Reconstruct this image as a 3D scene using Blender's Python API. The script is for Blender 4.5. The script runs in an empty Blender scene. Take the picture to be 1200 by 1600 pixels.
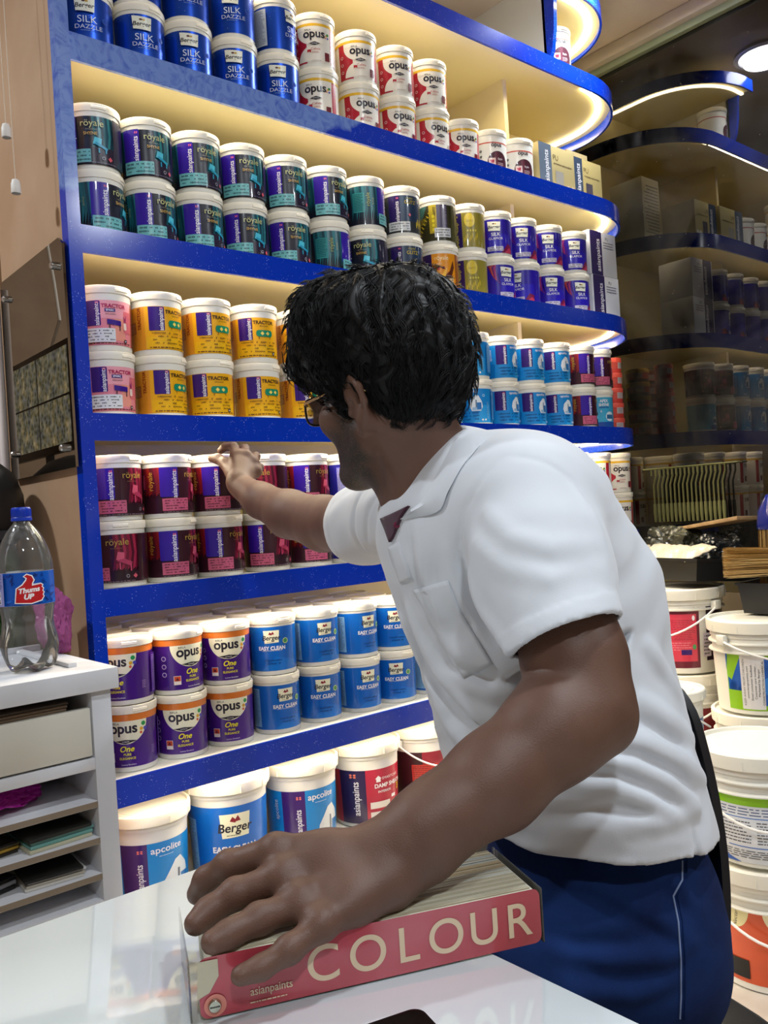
import bpy, bmesh, math, random
import numpy as np
from mathutils import Vector, Matrix

# ------------------------------------------------------------------ camera
F_PX = 1344.0
FL = 1.15                        # eye height above the floor


def _ray(x, y):
    return np.array([x - 600.0, -(y - 800.0), -F_PX]) / F_PX


_X = _ray(2188, 700); _X /= np.linalg.norm(_X)
_Y = _ray(-533, 871); _Y -= _X * (_X @ _Y); _Y /= np.linalg.norm(_Y)
_Z = np.cross(_X, _Y)
RC = np.array([_X, _Y, _Z])      # world = RC @ camera space
EYE = np.array([0.0, 0.0, FL])


def wr(x, y): return RC @ _ray(x, y)
def P(x, y, d): return EYE + wr(x, y) * d                     # point at depth d
def onY(x, y, Y): v = wr(x, y); return EYE + v * (Y / v[1])
def onX(x, y, X): v = wr(x, y); return EYE + v * (X / v[0])
def onZ(x, y, z): v = wr(x, y); return EYE + v * ((z - FL) / v[2])


scene = bpy.context.scene
col = scene.collection
cam_d = bpy.data.cameras.new('camera')
cam = bpy.data.objects.new('camera', cam_d)
col.objects.link(cam)
cam_d.sensor_fit = 'VERTICAL'; cam_d.sensor_height = 36.0
cam_d.lens = 36.0 * F_PX / 1600.0
cam_d.clip_start = 0.02
m = Matrix([list(RC[0]), list(RC[1]), list(RC[2])]).to_4x4()
m.translation = Vector(EYE)
cam.matrix_world = m
scene.camera = cam

scene.view_settings.view_transform = 'Standard'
scene.view_settings.look = 'None'
scene.view_settings.gamma = 1
scene.view_settings.use_curve_mapping = False
scene.view_settings.exposure = 0.0
scene.cycles.use_denoising = True
scene.cycles.max_bounces = 8
scene.cycles.transparent_max_bounces = 12
scene.cycles.caustics_reflective = False
scene.cycles.caustics_refractive = False
scene.cycles.sample_clamp_indirect = 4.0

w = bpy.data.worlds.new('world'); scene.world = w; w.use_nodes = True
w.node_tree.nodes['Background'].inputs[0].default_value = (0.75, 0.85, 1.0, 1)
w.node_tree.nodes['Background'].inputs[1].default_value = 0.25


def area(name, loc, rot, sx, sy, power, colr, spread=math.pi, shape='RECTANGLE'):
    l = bpy.data.lights.new(name, 'AREA'); l.shape = shape
    l.size = sx
    if shape in ('RECTANGLE', 'ELLIPSE'): l.size_y = sy
    l.energy = power; l.color = colr; l.spread = spread
    o = bpy.data.objects.new(name, l); col.objects.link(o)
    o.location = loc; o.rotation_euler = rot
    return o


COOL = (0.86, 0.94, 1.0)
WARM = (1.0, 0.86, 0.62)
CEIL = 2.915
# ceiling lamps (fixtures themselves are built further down at the same places; the alcove one is unseen, added to brighten the side panel)
LAMPS = [(2.42, 1.60), (1.0, 0.15), (-0.35, -0.9), (1.9, -0.9), (-0.7, 2.3)]
LAMP_W = [12, 18, 26, 22, 36]
for (lx, ly), pw in zip(LAMPS, LAMP_W):
    area('ceiling_light', (lx, ly, CEIL - 0.035), (0, 0, 0), 0.16, 0.16, pw, COOL, shape='DISK')

# shelf boards: z of the walking surface of each bay, top one first
TOPS = [2.612, 2.188, 1.785, 1.391, 1.022, 0.622]
ENDX = [0, 0, 0, 0, 0, 0]
STRIP_W = [8.0, 7.8, 8.0, 8.0, 8.5, 7.5]
for zt, pw in zip(TOPS, STRIP_W):
    area('led_strip_light', (1.63, 1.795, zt - 0.0245), (math.radians(-22), 0, 0), 1.82, 0.012, pw, WARM)

# ------------------------------------------------------------------ materials
def lin(h):
    if isinstance(h, str):
        h = h.lstrip('#'); c = [int(h[i:i + 2], 16) / 255 for i in (0, 2, 4)]
    else: c = h
    return tuple((x / 12.92 if x <= 0.04045 else ((x + 0.055) / 1.055) ** 2.4) for x in c) + (1.0,)


_mats = {}
def mat(h, rough=0.5, metal=0.0, coat=0.0, spec=None, bump=None, emit=None, trans=0, ior=1.45, sss=0, vary=None, sheen=0):
    key = (h, rough, metal, coat, spec, bump, emit, trans, ior, sss, vary, sheen)
    if key in _mats: return _mats[key]
    m = bpy.data.materials.new('mat_' + str(h).strip('#')); m.use_nodes = True
    nt = m.node_tree; b = nt.nodes['Principled BSDF']
    b.inputs['Base Color'].default_value = lin(h)
    b.inputs['Roughness'].default_value = rough
    b.inputs['Metallic'].default_value = metal
    b.inputs['Coat Weight'].default_value = coat
    b.inputs['IOR'].default_value = ior
    if spec is not None: b.inputs['Specular IOR Level'].default_value = spec
    if trans: b.inputs['Transmission Weight'].default_value = trans
    if sss:
        b.inputs['Subsurface Weight'].default_value = sss
        b.inputs['Subsurface Radius'].default_value = (0.02, 0.008, 0.005)
        b.inputs['Subsurface Scale'].default_value = 0.5
    if sheen: b.inputs['Sheen Weight'].default_value = sheen
    if emit:
        b.inputs['Emission Color'].default_value = lin(emit[0])
        b.inputs['Emission Strength'].default_value = emit[1]
    if bump or vary:
        tc = nt.nodes.new('ShaderNodeTexCoord')
    if bump:
        n = nt.nodes.new('ShaderNodeTexNoise'); n.inputs['Scale'].default_value = bump[0]
        n.inputs['Detail'].default_value = 4
        bp = nt.nodes.new('ShaderNodeBump'); bp.inputs['Strength'].default_value = bump[1]
        bp.inputs['Distance'].default_value = bump[2] if len(bump) > 2 else 0.002
        nt.links.new(tc.outputs['Object'], n.inputs['Vector'])
        nt.links.new(n.outputs['Fac'], bp.inputs['Height'])
        nt.links.new(bp.outputs['Normal'], b.inputs['Normal'])
    if vary:                                     # (scale, other colour, low, high)
        n = nt.nodes.new('ShaderNodeTexNoise'); n.inputs['Scale'].default_value = vary[0]
        n.inputs['Detail'].default_value = 5
        r = nt.nodes.new('ShaderNodeMapRange')
        r.inputs['From Min'].default_value = vary[2]; r.inputs['From Max'].default_value = vary[3]
        mx = nt.nodes.new('ShaderNodeMix'); mx.data_type = 'RGBA'
        mx.inputs[6].default_value = lin(h); mx.inputs[7].default_value = lin(vary[1])
        nt.links.new(tc.outputs['Object'], n.inputs['Vector'])
        nt.links.new(n.outputs['Fac'], r.inputs['Value'])
        nt.links.new(r.outputs['Result'], mx.inputs[0])
        nt.links.new(mx.outputs[2], b.inputs['Base Color'])
    _mats[key] = m
    return m


# ------------------------------------------------------------------ mesh builder
class B:
    """collects shapes into one mesh"""
    def __init__(s): s.v = []; s.f = []; s.mi = []; s.ms = []

    def mid(s, m):
        if m not in s.ms: s.ms.append(m)
        return s.ms.index(m)

    def add(s, vs, fs, m):
        o = len(s.v); k = s.mid(m)
        s.v += [tuple(map(float, p)) for p in vs]
        s.f += [tuple(i + o for i in f) for f in fs]; s.mi += [k] * len(fs)

    def box(s, lo, hi, m, bev=0.0):
        lo = list(lo); hi = list(hi)
        if bev <= 0:
            x0, y0, z0 = lo; x1, y1, z1 = hi
            v = [(x0, y0, z0), (x1, y0, z0), (x1, y1, z0), (x0, y1, z0), (x0, y0, z1), (x1, y0, z1), (x1, y1, z1), (x0, y1, z1)]
            s.add(v, [(0, 3, 2, 1), (4, 5, 6, 7), (0, 1, 5, 4), (1, 2, 6, 5), (2, 3, 7, 6), (3, 0, 4, 7)], m)
            return
        bm = bmesh.new(); bmesh.ops.create_cube(bm, size=1.0)
        for q in bm.verts:
            q.co = Vector([(lo[i] + hi[i]) / 2 + q.co[i] * (hi[i] - lo[i]) for i in range(3)])
        bmesh.ops.bevel(bm, geom=bm.edges[:], offset=bev, segments=2, affect='EDGES', profile=0.5)
        s.bm(bm, m)

    def bm(s, bm, m):
        bm.verts.index_update()
        s.add([q.co[:] for q in bm.verts], [[q.index for q in f.verts] for f in bm.faces], m); bm.free()

    def lathe(s, prof, m, seg=32, c=(0, 0, 0), close=True, a0=0, a1=2 * math.pi):
        full = abs(a1 - a0 - 2 * math.pi) < 1e-6
        n = seg if full else seg + 1
        vs = []; fs = []
        for r, z in prof:
            for i in range(n):
                a = a0 + (a1 - a0) * i / seg
                vs.append((c[0] + r * math.cos(a), c[1] + r * math.sin(a), c[2] + z))
        for j in range(len(prof) - 1):
            for i in range(seg):
                i2 = (i + 1) % n
                fs.append((j * n + i, j * n + i2, (j + 1) * n + i2, (j + 1) * n + i))
        s.add(vs, fs, m)

    def tube(s, pts, r, m, seg=10, cap=True, flat=1.0):
        pts = [np.array(p, float) for p in pts]
        n = len(pts); rs = r if hasattr(r, '__len__') else [r] * n
        vs = []; fs = []
        t0 = pts[1] - pts[0]; t0 /= np.linalg.norm(t0)
        ref = np.array([0, 0, 1.0]) if abs(t0[2]) < 0.9 else np.array([1.0, 0, 0])
        nx = np.cross(t0, ref); nx /= np.linalg.norm(nx)
        for i in range(n):
            a = pts[max(0, i - 1)]; b = pts[min(n - 1, i + 1)]
            t = b - a; t = t / (np.linalg.norm(t) + 1e-12)
            nx = nx - t * (nx @ t); nx /= (np.linalg.norm(nx) + 1e-12)
            ny = np.cross(t, nx)
            for k in range(seg):
                an = 2 * math.pi * k / seg
                vs.append(pts[i] + (nx * math.cos(an) + ny * math.sin(an) * flat) * rs[i])
        for i in range(n - 1):
            for k in range(seg):
                k2 = (k + 1) % seg
                fs.append((i * seg + k, i * seg + k2, (i + 1) * seg + k2, (i + 1) * seg + k))
        if cap:
            fs.append(tuple(range(seg))[::-1]); fs.append(tuple((n - 1) * seg + k for k in range(seg)))
        s.add(vs, fs, m)

    def prism(s, poly, z0, z1, m, mside=None, mbot=None):
        """poly = list of (x, y), counter-clockwise"""
        n = len(poly)
        v = [(x, y, z0) for x, y in poly] + [(x, y, z1) for x, y in poly]
        s.add(v, [tuple(range(n, 2 * n))], m)
        s.add(v, [tuple(range(n))[::-1]], mbot or m)
        s.add(v, [(i, (i + 1) % n, (i + 1) % n + n, i + n) for i in range(n)], mside or m)

    def build(s, name, parent=None, ang=35, loc=None, origin=None):
        me = bpy.data.meshes.new(name)
        v = s.v
        if origin is not None:
            v = [(a - origin[0], b - origin[1], c - origin[2]) for a, b, c in v]
        me.from_pydata(v, [], s.f)
        for q in s.ms: me.materials.append(q)
        me.polygons.foreach_set('material_index', s.mi)
        me.validate(); me.update()
        if ang:
            me.shade_smooth(); me.set_sharp_from_angle(angle=math.radians(ang))
        o = bpy.data.objects.new(name, me); col.objects.link(o)
        if parent is not None: o.parent = parent
        if origin is not None and parent is None: o.location = origin
        if loc is not None: o.location = loc
        return o


def empty(name, loc, rz=0):
    o = bpy.data.objects.new(name, None); col.objects.link(o)
    o.empty_display_size = 0.05; o.location = loc; o.rotation_euler = (0, 0, rz)
    return o


def tag(o, label=None, cat=None, group=None, kind=None):
    if label: o['label'] = label
    if cat: o['category'] = cat
    if group: o['group'] = group
    if kind: o['kind'] = kind
    return o


def copy_tree(o, parent=None):
    c = o.copy(); col.objects.link(c)
    if parent is not None: c.parent = parent
    for ch in [x for x in o.children]: copy_tree(ch, c)
    return c


_tc = {}
def text_geo(s, size, bold=0.0, shear=0.0, res=3):
    """outline text as (verts2d, faces); anchored at its centre"""
    key = (s, round(size, 6), bold, shear, res)
    if key in _tc: return _tc[key]
    cu = bpy.data.curves.new('t', 'FONT'); cu.body = s; cu.size = size
    cu.align_x = 'CENTER'; cu.align_y = 'CENTER'; cu.offset = bold * size; cu.shear = shear
    cu.resolution_u = res; cu.fill_mode = 'FRONT'
    o = bpy.data.objects.new('t', cu); col.objects.link(o)
    dg = bpy.context.evaluated_depsgraph_get()
    ev = o.evaluated_get(dg); me = ev.to_mesh()
    vs = [tuple(q.co) for q in me.vertices]; fs = [tuple(p.vertices) for p in me.polygons]
    ev.to_mesh_clear(); bpy.data.objects.remove(o); bpy.data.curves.remove(cu)
    if vs:
        xs = [q[0] for q in vs]; ys = [q[1] for q in vs]
        cx, cy = (min(xs) + max(xs)) / 2, (min(ys) + max(ys)) / 2
        vs = [(q[0] - cx, q[1] - cy) for q in vs]
    _tc[key] = (vs, fs)
    return _tc[key]


class Sheet:
    """flat artwork in millimetres (s to the right, h up), stacked in thin layers"""
    def __init__(s): s.items = []; s.n = 0

    def poly(s, pts, m):
        s.n += 1
        s.items.append(([(x, y) for x, y in pts], [tuple(range(len(pts)))], m, s.n))

    def rect(s, x0, y0, x1, y1, m, r=0):
        if r <= 0: s.poly([(x0, y0), (x1, y0), (x1, y1), (x0, y1)], m); return
        p = []
        for cx, cy, a in ((x1 - r, y0 + r, -90), (x1 - r, y1 - r, 0), (x0 + r, y1 - r, 90), (x0 + r, y0 + r, 180)):
            for k in range(5):
                t = math.radians(a + 22.5 * k); p.append((cx + r * math.cos(t), cy + r * math.sin(t)))
        s.poly(p, m)

    def disc(s, x, y, r, m, ry=None, n=18, a0=0, a1=360):
        ry = ry or r
        s.poly([(x + r * math.cos(math.radians(a0 + (a1 - a0) * i / n)), y + ry * math.sin(math.radians(a0 + (a1 - a0) * i / n))) for i in range(n if a1 - a0 == 360 else n + 1)], m)

    def text(s, x, y, t, size, m, rot=0, bold=0.0, shear=0.0, wide=1.0, left=False):
        vs, fs = text_geo(t, 1.0, bold, shear, 12 if size > 30 else 4 if size > 14 else 3)
        if not vs: return
        if t == 'asianpaints': wide *= 0.86
        if left: x += -min(q[0] for q in vs) * size * wide
        c, sn = math.cos(math.radians(rot)), math.sin(math.radians(rot))
        v = [(x + (a * wide * c - b * sn) * size, y + (a * wide * sn + b * c) * size) for a, b in vs]
        s.n += 1; s.items.append((v, fs, m, s.n))

    def lines(s, x0, y0, x1, y1, n, m, seed=1, th=0.35, words=True):
        """rows of unreadable small print"""
        rd = random.Random(seed); fs = []; vs = []
        st = (y1 - y0) / n
        for i in range(n):
            y = y1 - (i + 0.5) * st; x = x0; lim = x1 - rd.random() * (x1 - x0) * 0.25
            while x < lim:
                wd = rd.uniform(0.03, 0.11) * (x1 - x0) if words else (x1 - x0)
                e = min(lim, x + wd); k = len(vs)
                t = st * th * 0.5
                vs += [(x, y - t), (e, y - t), (e, y + t), (x, y + t)]; fs.append((k, k + 1, k + 2, k + 3))
                x = e + 0.018 * (x1 - x0)
        s.n += 1; s.items.append((vs, fs, m, s.n))

    def code(s, x0, y0, x1, y1, n, m, seed=1):
        """dot printed batch lettering: short dashes of uneven height"""
        rd = random.Random(seed); vs = []; fs = []
        st = (y1 - y0) / n
        for i in range(n):
            y = y1 - (i + 0.5) * st; x = x0 + rd.random() * (x1 - x0) * 0.1
            while x < x1 - 1:
                if rd.random() < 0.2: x += (x1 - x0) * 0.08; continue
                wd = st * 0.28; k = len(vs); a = st * rd.uniform(0.12, 0.26)
                vs += [(x, y - a), (x + wd, y - a), (x + wd, y + a), (x, y + a)]; fs.append((k, k + 1, k + 2, k + 3))
                x += wd * 1.45
        s.n += 1; s.items.append((vs, fs, m, s.n))

    def mesh(s, fn, step=6.0, lift=0.12, smin=-400, smax=400):
        """fn(s, h, lift) -> 3D; returns B"""
        out = B()
        for vs, fs, m, k in s.items:
            bm = bmesh.new()
            q = [bm.verts.new((a, b, 0)) for a, b in vs]
            for f in fs:
                try: bm.faces.new([q[i] for i in f])
                except ValueError: pass
            big = [f for f in bm.faces if len(f.verts) > 4]
            if big: bmesh.ops.triangulate(bm, faces=big)
            xs = [a for a, b in vs]
            c = math.floor(min(xs) / step) * step
            while c < max(xs):
                if c > min(xs) + 0.01:
                    bmesh.ops.bisect_plane(bm, geom=bm.verts[:] + bm.edges[:] + bm.faces[:], plane_co=(c, 0, 0), plane_no=(1, 0, 0))
                c += step
            bm.verts.index_update()
            V = [fn(p.co.x, p.co.y, lift * k) for p in bm.verts]
            Fs = []
            for f in bm.faces:
                idx = [p.index for p in f.verts]
                if f.normal.z < 0: idx = idx[::-1]
                Fs.append(idx)
            out.add(V, Fs, m); bm.free()
        return out


def clear_plastic(name, haze=0.05, tint=(0.97, 0.98, 0.98, 1)):
    m = bpy.data.materials.new(name); m.use_nodes = True; nt = m.node_tree; nt.nodes.clear(); N = nt.nodes.new; L = nt.links.new
    out = N('ShaderNodeOutputMaterial'); t = N('ShaderNodeBsdfTransparent'); t.inputs['Color'].default_value = tint
    g = N('ShaderNodeBsdfGlossy'); g.inputs['Roughness'].default_value = 0.06
    d = N('ShaderNodeBsdfDiffuse'); d.inputs['Color'].default_value = (0.9, 0.9, 0.88, 1)
    f = N('ShaderNodeFresnel'); f.inputs['IOR'].default_value = 1.5
    a = N('ShaderNodeMixShader'); b_ = N('ShaderNodeMixShader'); b_.inputs[0].default_value = haze
    L(f.outputs[0], a.inputs[0]); L(t.outputs[0], a.inputs[1]); L(g.outputs[0], a.inputs[2]); L(a.outputs[0], b_.inputs[1]); L(d.outputs[0], b_.inputs[2]); L(b_.outputs[0], out.inputs[0])
    return m


M_CLR = clear_plastic('clear_plastic')
# ------------------------------------------------------------------ room shell
def noise_col(h1, h2, scale, lo, hi, rough=0.5, bump=0.0, spec=None):
    return mat(h1, rough=rough, vary=(scale, h2, lo, hi), bump=(scale * 3, bump, 0.002) if bump else None, spec=spec)


def struct(b, name, **k):
    o = b.build(name, **k); o['kind'] = 'structure'; return o


M_WALL = noise_col('b89f86', 'a98f77', 6, 0.35, 0.65, 0.7)
M_SIDE = noise_col('bd9c7e', 'ae8b6c', 3.5, 0.35, 0.65, 0.6)
M_CEIL = noise_col('cbb9a6', 'bda893', 4, 0.3, 0.7, 0.8)
M_FLOOR = noise_col('cfc7bd', 'b3a99e', 7, 0.35, 0.7, 0.35)
b = B(); b.box((-2.3, -2.2, -0.05), (3.35, 3.7, 0), M_FLOOR); struct(b, 'floor')
b = B(); b.box((-2.3, -2.2, CEIL), (3.35, 3.7, CEIL + 0.05), M_CEIL); struct(b, 'ceiling')
b = B(); b.box((0.700, 2.205, 0), (3.35, 2.26, CEIL), M_WALL); struct(b, 'wall_back')
b = B(); b.box((-2.3, 3.62, 0), (0.700, 3.7, CEIL), M_WALL); struct(b, 'wall_alcove')
b = B(); b.box((-2.36, -2.2, 0), (-2.3, 3.7, CEIL), M_WALL); struct(b, 'wall_left')
b = B(); b.box((-2.3, -2.26, 0), (3.35, -2.2, CEIL), M_WALL); struct(b, 'wall_front')
b = B(); b.box((3.3, -2.2, 0), (3.35, 2.205, CEIL), mat('141311', 0.8)); struct(b, 'wall_right')
b = B(); b.box((0.672, 2.205, 0), (0.700, 3.62, CEIL), M_SIDE); struct(b, 'wall_side')

# dark tinted mirror glass on the right-hand wall
def mirror_material(name, refl, trans, dust, dustc=(0.35, 0.33, 0.30, 1)):
    m = bpy.data.materials.new(name); m.use_nodes = True; nt = m.node_tree; nt.nodes.clear()
    out = nt.nodes.new('ShaderNodeOutputMaterial')
    g = nt.nodes.new('ShaderNodeBsdfGlossy'); g.inputs['Roughness'].default_value = 0.012; g.inputs['Color'].default_value = refl
    t = nt.nodes.new('ShaderNodeBsdfTransparent'); t.inputs['Color'].default_value = trans
    a = nt.nodes.new('ShaderNodeAddShader'); d = nt.nodes.new('ShaderNodeBsdfDiffuse'); d.inputs['Color'].default_value = dustc
    mx = nt.nodes.new('ShaderNodeMixShader')
    tc = nt.nodes.new('ShaderNodeTexCoord')
    n = nt.nodes.new('ShaderNodeTexNoise'); n.inputs['Scale'].default_value = 2.2; n.inputs['Detail'].default_value = 8
    n.inputs['Roughness'].default_value = 0.65; n.inputs['Distortion'].default_value = 1.2
    r = nt.nodes.new('ShaderNodeMapRange'); r.inputs['From Min'].default_value = 0.4; r.inputs['From Max'].default_value = 0.8
    r.inputs['To Max'].default_value = dust
    v = nt.nodes.new('ShaderNodeTexVoronoi'); v.inputs['Scale'].default_value = 26
    v.inputs['Randomness'].default_value = 1.0
    r2 = nt.nodes.new('ShaderNodeMapRange'); r2.inputs['From Min'].default_value = 0.05; r2.inputs['From Max'].default_value = 0.03
    r2.inputs['To Max'].default_value = dust * 3
    ad = nt.nodes.new('ShaderNodeMath'); ad.operation = 'ADD'; ad.use_clamp = True
    L = nt.links.new
    L(tc.outputs['Object'], n.inputs['Vector']); L(n.outputs['Fac'], r.inputs['Value'])
    L(tc.outputs['Object'], v.inputs['Vector']); L(v.outputs['Distance'], r2.inputs['Value'])
    L(r.outputs[0], ad.inputs[0]); L(r2.outputs[0], ad.inputs[1])
    L(g.outputs[0], a.inputs[0]); L(t.outputs[0], a.inputs[1]); L(ad.outputs[0], mx.inputs[0])
    L(a.outputs[0], mx.inputs[1]); L(d.outputs[0], mx.inputs[2]); L(mx.outputs[0], out.inputs[0])
    return m


MX = 2.972
b = B(); b.box((MX, -2.19, 0.78), (MX + 0.008, 2.195, 2.858), mirror_material('tinted_glass', (0.092, 0.088, 0.084, 1), (0.05, 0.05, 0.05, 1), 0.10))
tag(b.build('mirror_glass', ang=0, origin=(MX, 0, 0.78)), 'large dark tinted mirror glass on the right wall, doubling the shelves', 'mirror')
b = B()
b.box((2.915, -2.19, 2.862), (3.0, 2.2, CEIL - 0.001), mat('b5a796', 0.6), 0.006)
b.box((2.945, -2.19, 2.835), (2.971, 2.2, 2.862), mat('7f8468', 0.6), 0.003)
struct(b, 'trim_1')
b = B(); b.box((MX, -2.19, 0.0), (MX + 0.02, 2.2, 0.778), mat('8a7a66', 0.6)); struct(b, 'trim_2')

# ------------------------------------------------------------------ display shelving
def fascia_material():
    m = bpy.data.materials.new('blue_speckled_laminate'); m.use_nodes = True; nt = m.node_tree
    bs = nt.nodes['Principled BSDF']; L = nt.links.new; N = nt.nodes.new
    geo = N('ShaderNodeNewGeometry')
    v = N('ShaderNodeTexVoronoi'); v.inputs['Scale'].default_value = 230
    r = N('ShaderNodeMapRange'); r.inputs['From Min'].default_value = 0.20; r.inputs['From Max'].default_value = 0.12
    n = N('ShaderNodeTexNoise'); n.inputs['Scale'].default_value = 40; n.inputs['Detail'].default_value = 2
    r3 = N('ShaderNodeMapRange'); r3.inputs['From Min'].default_value = 0.5; r3.inputs['From Max'].default_value = 0.62
    mul = N('ShaderNodeMath'); mul.operation = 'MULTIPLY'
    mx = N('ShaderNodeMix'); mx.data_type = 'RGBA'
    mx.inputs[6].default_value = lin('0733b4'); mx.inputs[7].default_value = lin('a9bdf5')
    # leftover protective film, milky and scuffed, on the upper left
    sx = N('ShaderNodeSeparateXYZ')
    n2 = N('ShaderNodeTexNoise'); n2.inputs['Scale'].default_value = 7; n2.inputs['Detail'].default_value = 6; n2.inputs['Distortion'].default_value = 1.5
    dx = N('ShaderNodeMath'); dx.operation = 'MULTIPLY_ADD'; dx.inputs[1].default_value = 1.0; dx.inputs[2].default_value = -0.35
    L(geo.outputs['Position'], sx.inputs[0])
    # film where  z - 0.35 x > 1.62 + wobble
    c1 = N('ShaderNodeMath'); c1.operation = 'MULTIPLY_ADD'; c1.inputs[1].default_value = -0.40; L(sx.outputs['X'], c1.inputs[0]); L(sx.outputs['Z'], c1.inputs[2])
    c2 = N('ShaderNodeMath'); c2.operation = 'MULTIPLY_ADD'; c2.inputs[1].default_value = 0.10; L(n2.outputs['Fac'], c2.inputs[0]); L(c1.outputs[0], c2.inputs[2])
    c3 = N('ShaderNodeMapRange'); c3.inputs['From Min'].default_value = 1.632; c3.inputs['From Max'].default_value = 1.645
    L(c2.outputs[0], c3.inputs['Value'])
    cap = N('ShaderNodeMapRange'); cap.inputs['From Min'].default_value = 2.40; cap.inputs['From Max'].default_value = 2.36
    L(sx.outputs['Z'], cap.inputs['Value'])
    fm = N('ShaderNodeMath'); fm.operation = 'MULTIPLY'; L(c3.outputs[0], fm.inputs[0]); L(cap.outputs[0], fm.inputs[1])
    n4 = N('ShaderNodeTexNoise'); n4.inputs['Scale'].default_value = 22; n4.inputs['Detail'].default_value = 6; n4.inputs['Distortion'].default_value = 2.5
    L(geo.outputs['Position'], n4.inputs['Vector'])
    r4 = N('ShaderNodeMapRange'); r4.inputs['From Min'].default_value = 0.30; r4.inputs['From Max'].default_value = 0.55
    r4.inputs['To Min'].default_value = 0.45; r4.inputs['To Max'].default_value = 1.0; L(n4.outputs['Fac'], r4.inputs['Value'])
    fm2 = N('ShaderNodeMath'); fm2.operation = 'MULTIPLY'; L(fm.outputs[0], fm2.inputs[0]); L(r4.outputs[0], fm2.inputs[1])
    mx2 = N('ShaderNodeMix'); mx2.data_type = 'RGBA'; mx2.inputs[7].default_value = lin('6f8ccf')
    for q in (v, n, n2): L(geo.outputs['Position'], q.inputs['Vector'])
    L(v.outputs['Distance'], r.inputs['Value']); L(n.outputs['Fac'], r3.inputs['Value'])
    L(r.outputs[0], mul.inputs[0]); L(r3.outputs[0], mul.inputs[1]); L(mul.outputs[0], mx.inputs[0])
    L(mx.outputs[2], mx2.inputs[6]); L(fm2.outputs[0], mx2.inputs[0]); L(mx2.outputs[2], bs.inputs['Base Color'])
    bs.inputs['Roughness'].default_value = 0.16
    return m


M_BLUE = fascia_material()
M_CREAM = mat('efe0a8', 0.45)
M_WHITE = mat('ece8dc', 0.4)
M_LED = mat('fff3d0', emit=('ffefc4', 30.0))
AC = (2.55, 2.10); AR = 0.35


def outline(r, y0=2.19, x0=0.70, n=20):
    p = [(x0, AC[1] - r)]
    for k in range(n + 1):
        t = math.radians(-90 + 90 * k / n)
        p.append((AC[0] + r * math.cos(t), AC[1] + r * math.sin(t)))
    p.append((AC[0] + r, y0))
    return p


def ribbon(b, path, z0, z1, w, m):
    """band of thickness w on the inner side of a path (list of xy)"""
    P2 = [np.array(p) for p in path]; n = len(P2); inn = []
    for i in range(n):
        a = P2[max(0, i - 1)]; c = P2[min(n - 1, i + 1)]; t = (c - a) / np.linalg.norm(c - a)
        inn.append(P2[i] + np.array([-t[1], t[0]]) * w)
    vs = []; fs = []
    for i in range(n):
        for q, z in ((P2[i], z0), (P2[i], z1), (inn[i], z1), (inn[i], z0)): vs.append((q[0], q[1], z))
    for i in range(n - 1):
        for k in range(4):
            k2 = (k + 1) % 4; fs.append((i * 4 + k, (i + 1) * 4 + k, (i + 1) * 4 + k2, i * 4 + k2))
    fs += [(3, 2, 1, 0), tuple((n - 1) * 4 + k for k in range(4))]
    b.add(vs, fs, m)


unit = empty('display_shelving', (1.8, 1.97, 0))
tag(unit, 'tall blue edged built in shelving with lit cream bays and rounded right end', 'shelving')
UO = (1.8, 1.97, 0)
def upart(b, name, ang=35):
    o = b.build(name, ang=ang, origin=UO, parent=unit); return o


for zt in TOPS:
    b = B()
    o = outline(AR - 0.008); o = [(x, y) for x, y in o]
    poly = [(0.70, 2.19)] + o
    b.prism(poly, zt - 0.02, zt, M_WHITE, M_CREAM, M_CREAM)
    upart(b, 'shelf_board')
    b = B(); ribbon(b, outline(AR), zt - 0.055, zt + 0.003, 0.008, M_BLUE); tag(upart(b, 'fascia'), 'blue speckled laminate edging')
    b = B()
    arc = [(AC[0] + (AR - 0.045) * math.cos(math.radians(-90 + 90 * k / 16)), AC[1] + (AR - 0.045) * math.sin(math.radians(-90 + 90 * k / 16))) for k in range(17)] + [(AC[0] + AR - 0.045, 2.185)]
    ribbon(b, arc, zt - 0.026, zt - 0.0205, 0.012, M_LED)
    tag(upart(b, 'led_strip'), 'glowing light strip under the curved edge')
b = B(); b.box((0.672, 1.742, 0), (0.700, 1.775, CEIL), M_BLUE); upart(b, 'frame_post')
b = B(); b.box((0.673, 1.775, 0), (0.699, 2.19, CEIL), M_SIDE); upart(b, 'side_panel')
b = B(); b.box((0.70, 2.19, 0), (2.92, 2.203, 2.612), M_CREAM); upart(b, 'back_panel')
b = B(); b.box((0.70, 1.80, 0.0), (2.55, 2.19, 0.28), mat('2a2a30', 0.6)); b.box((0.70, 1.75, 0.28), (2.6, 2.19, 0.30), M_WHITE); upart(b, 'plinth')
for i in range(4):
    b = B(); b.box((2.262, 1.914, TOPS[i + 1]), (2.28, 2.19, TOPS[i] - 0.02), M_CREAM); upart(b, 'divider')
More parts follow.
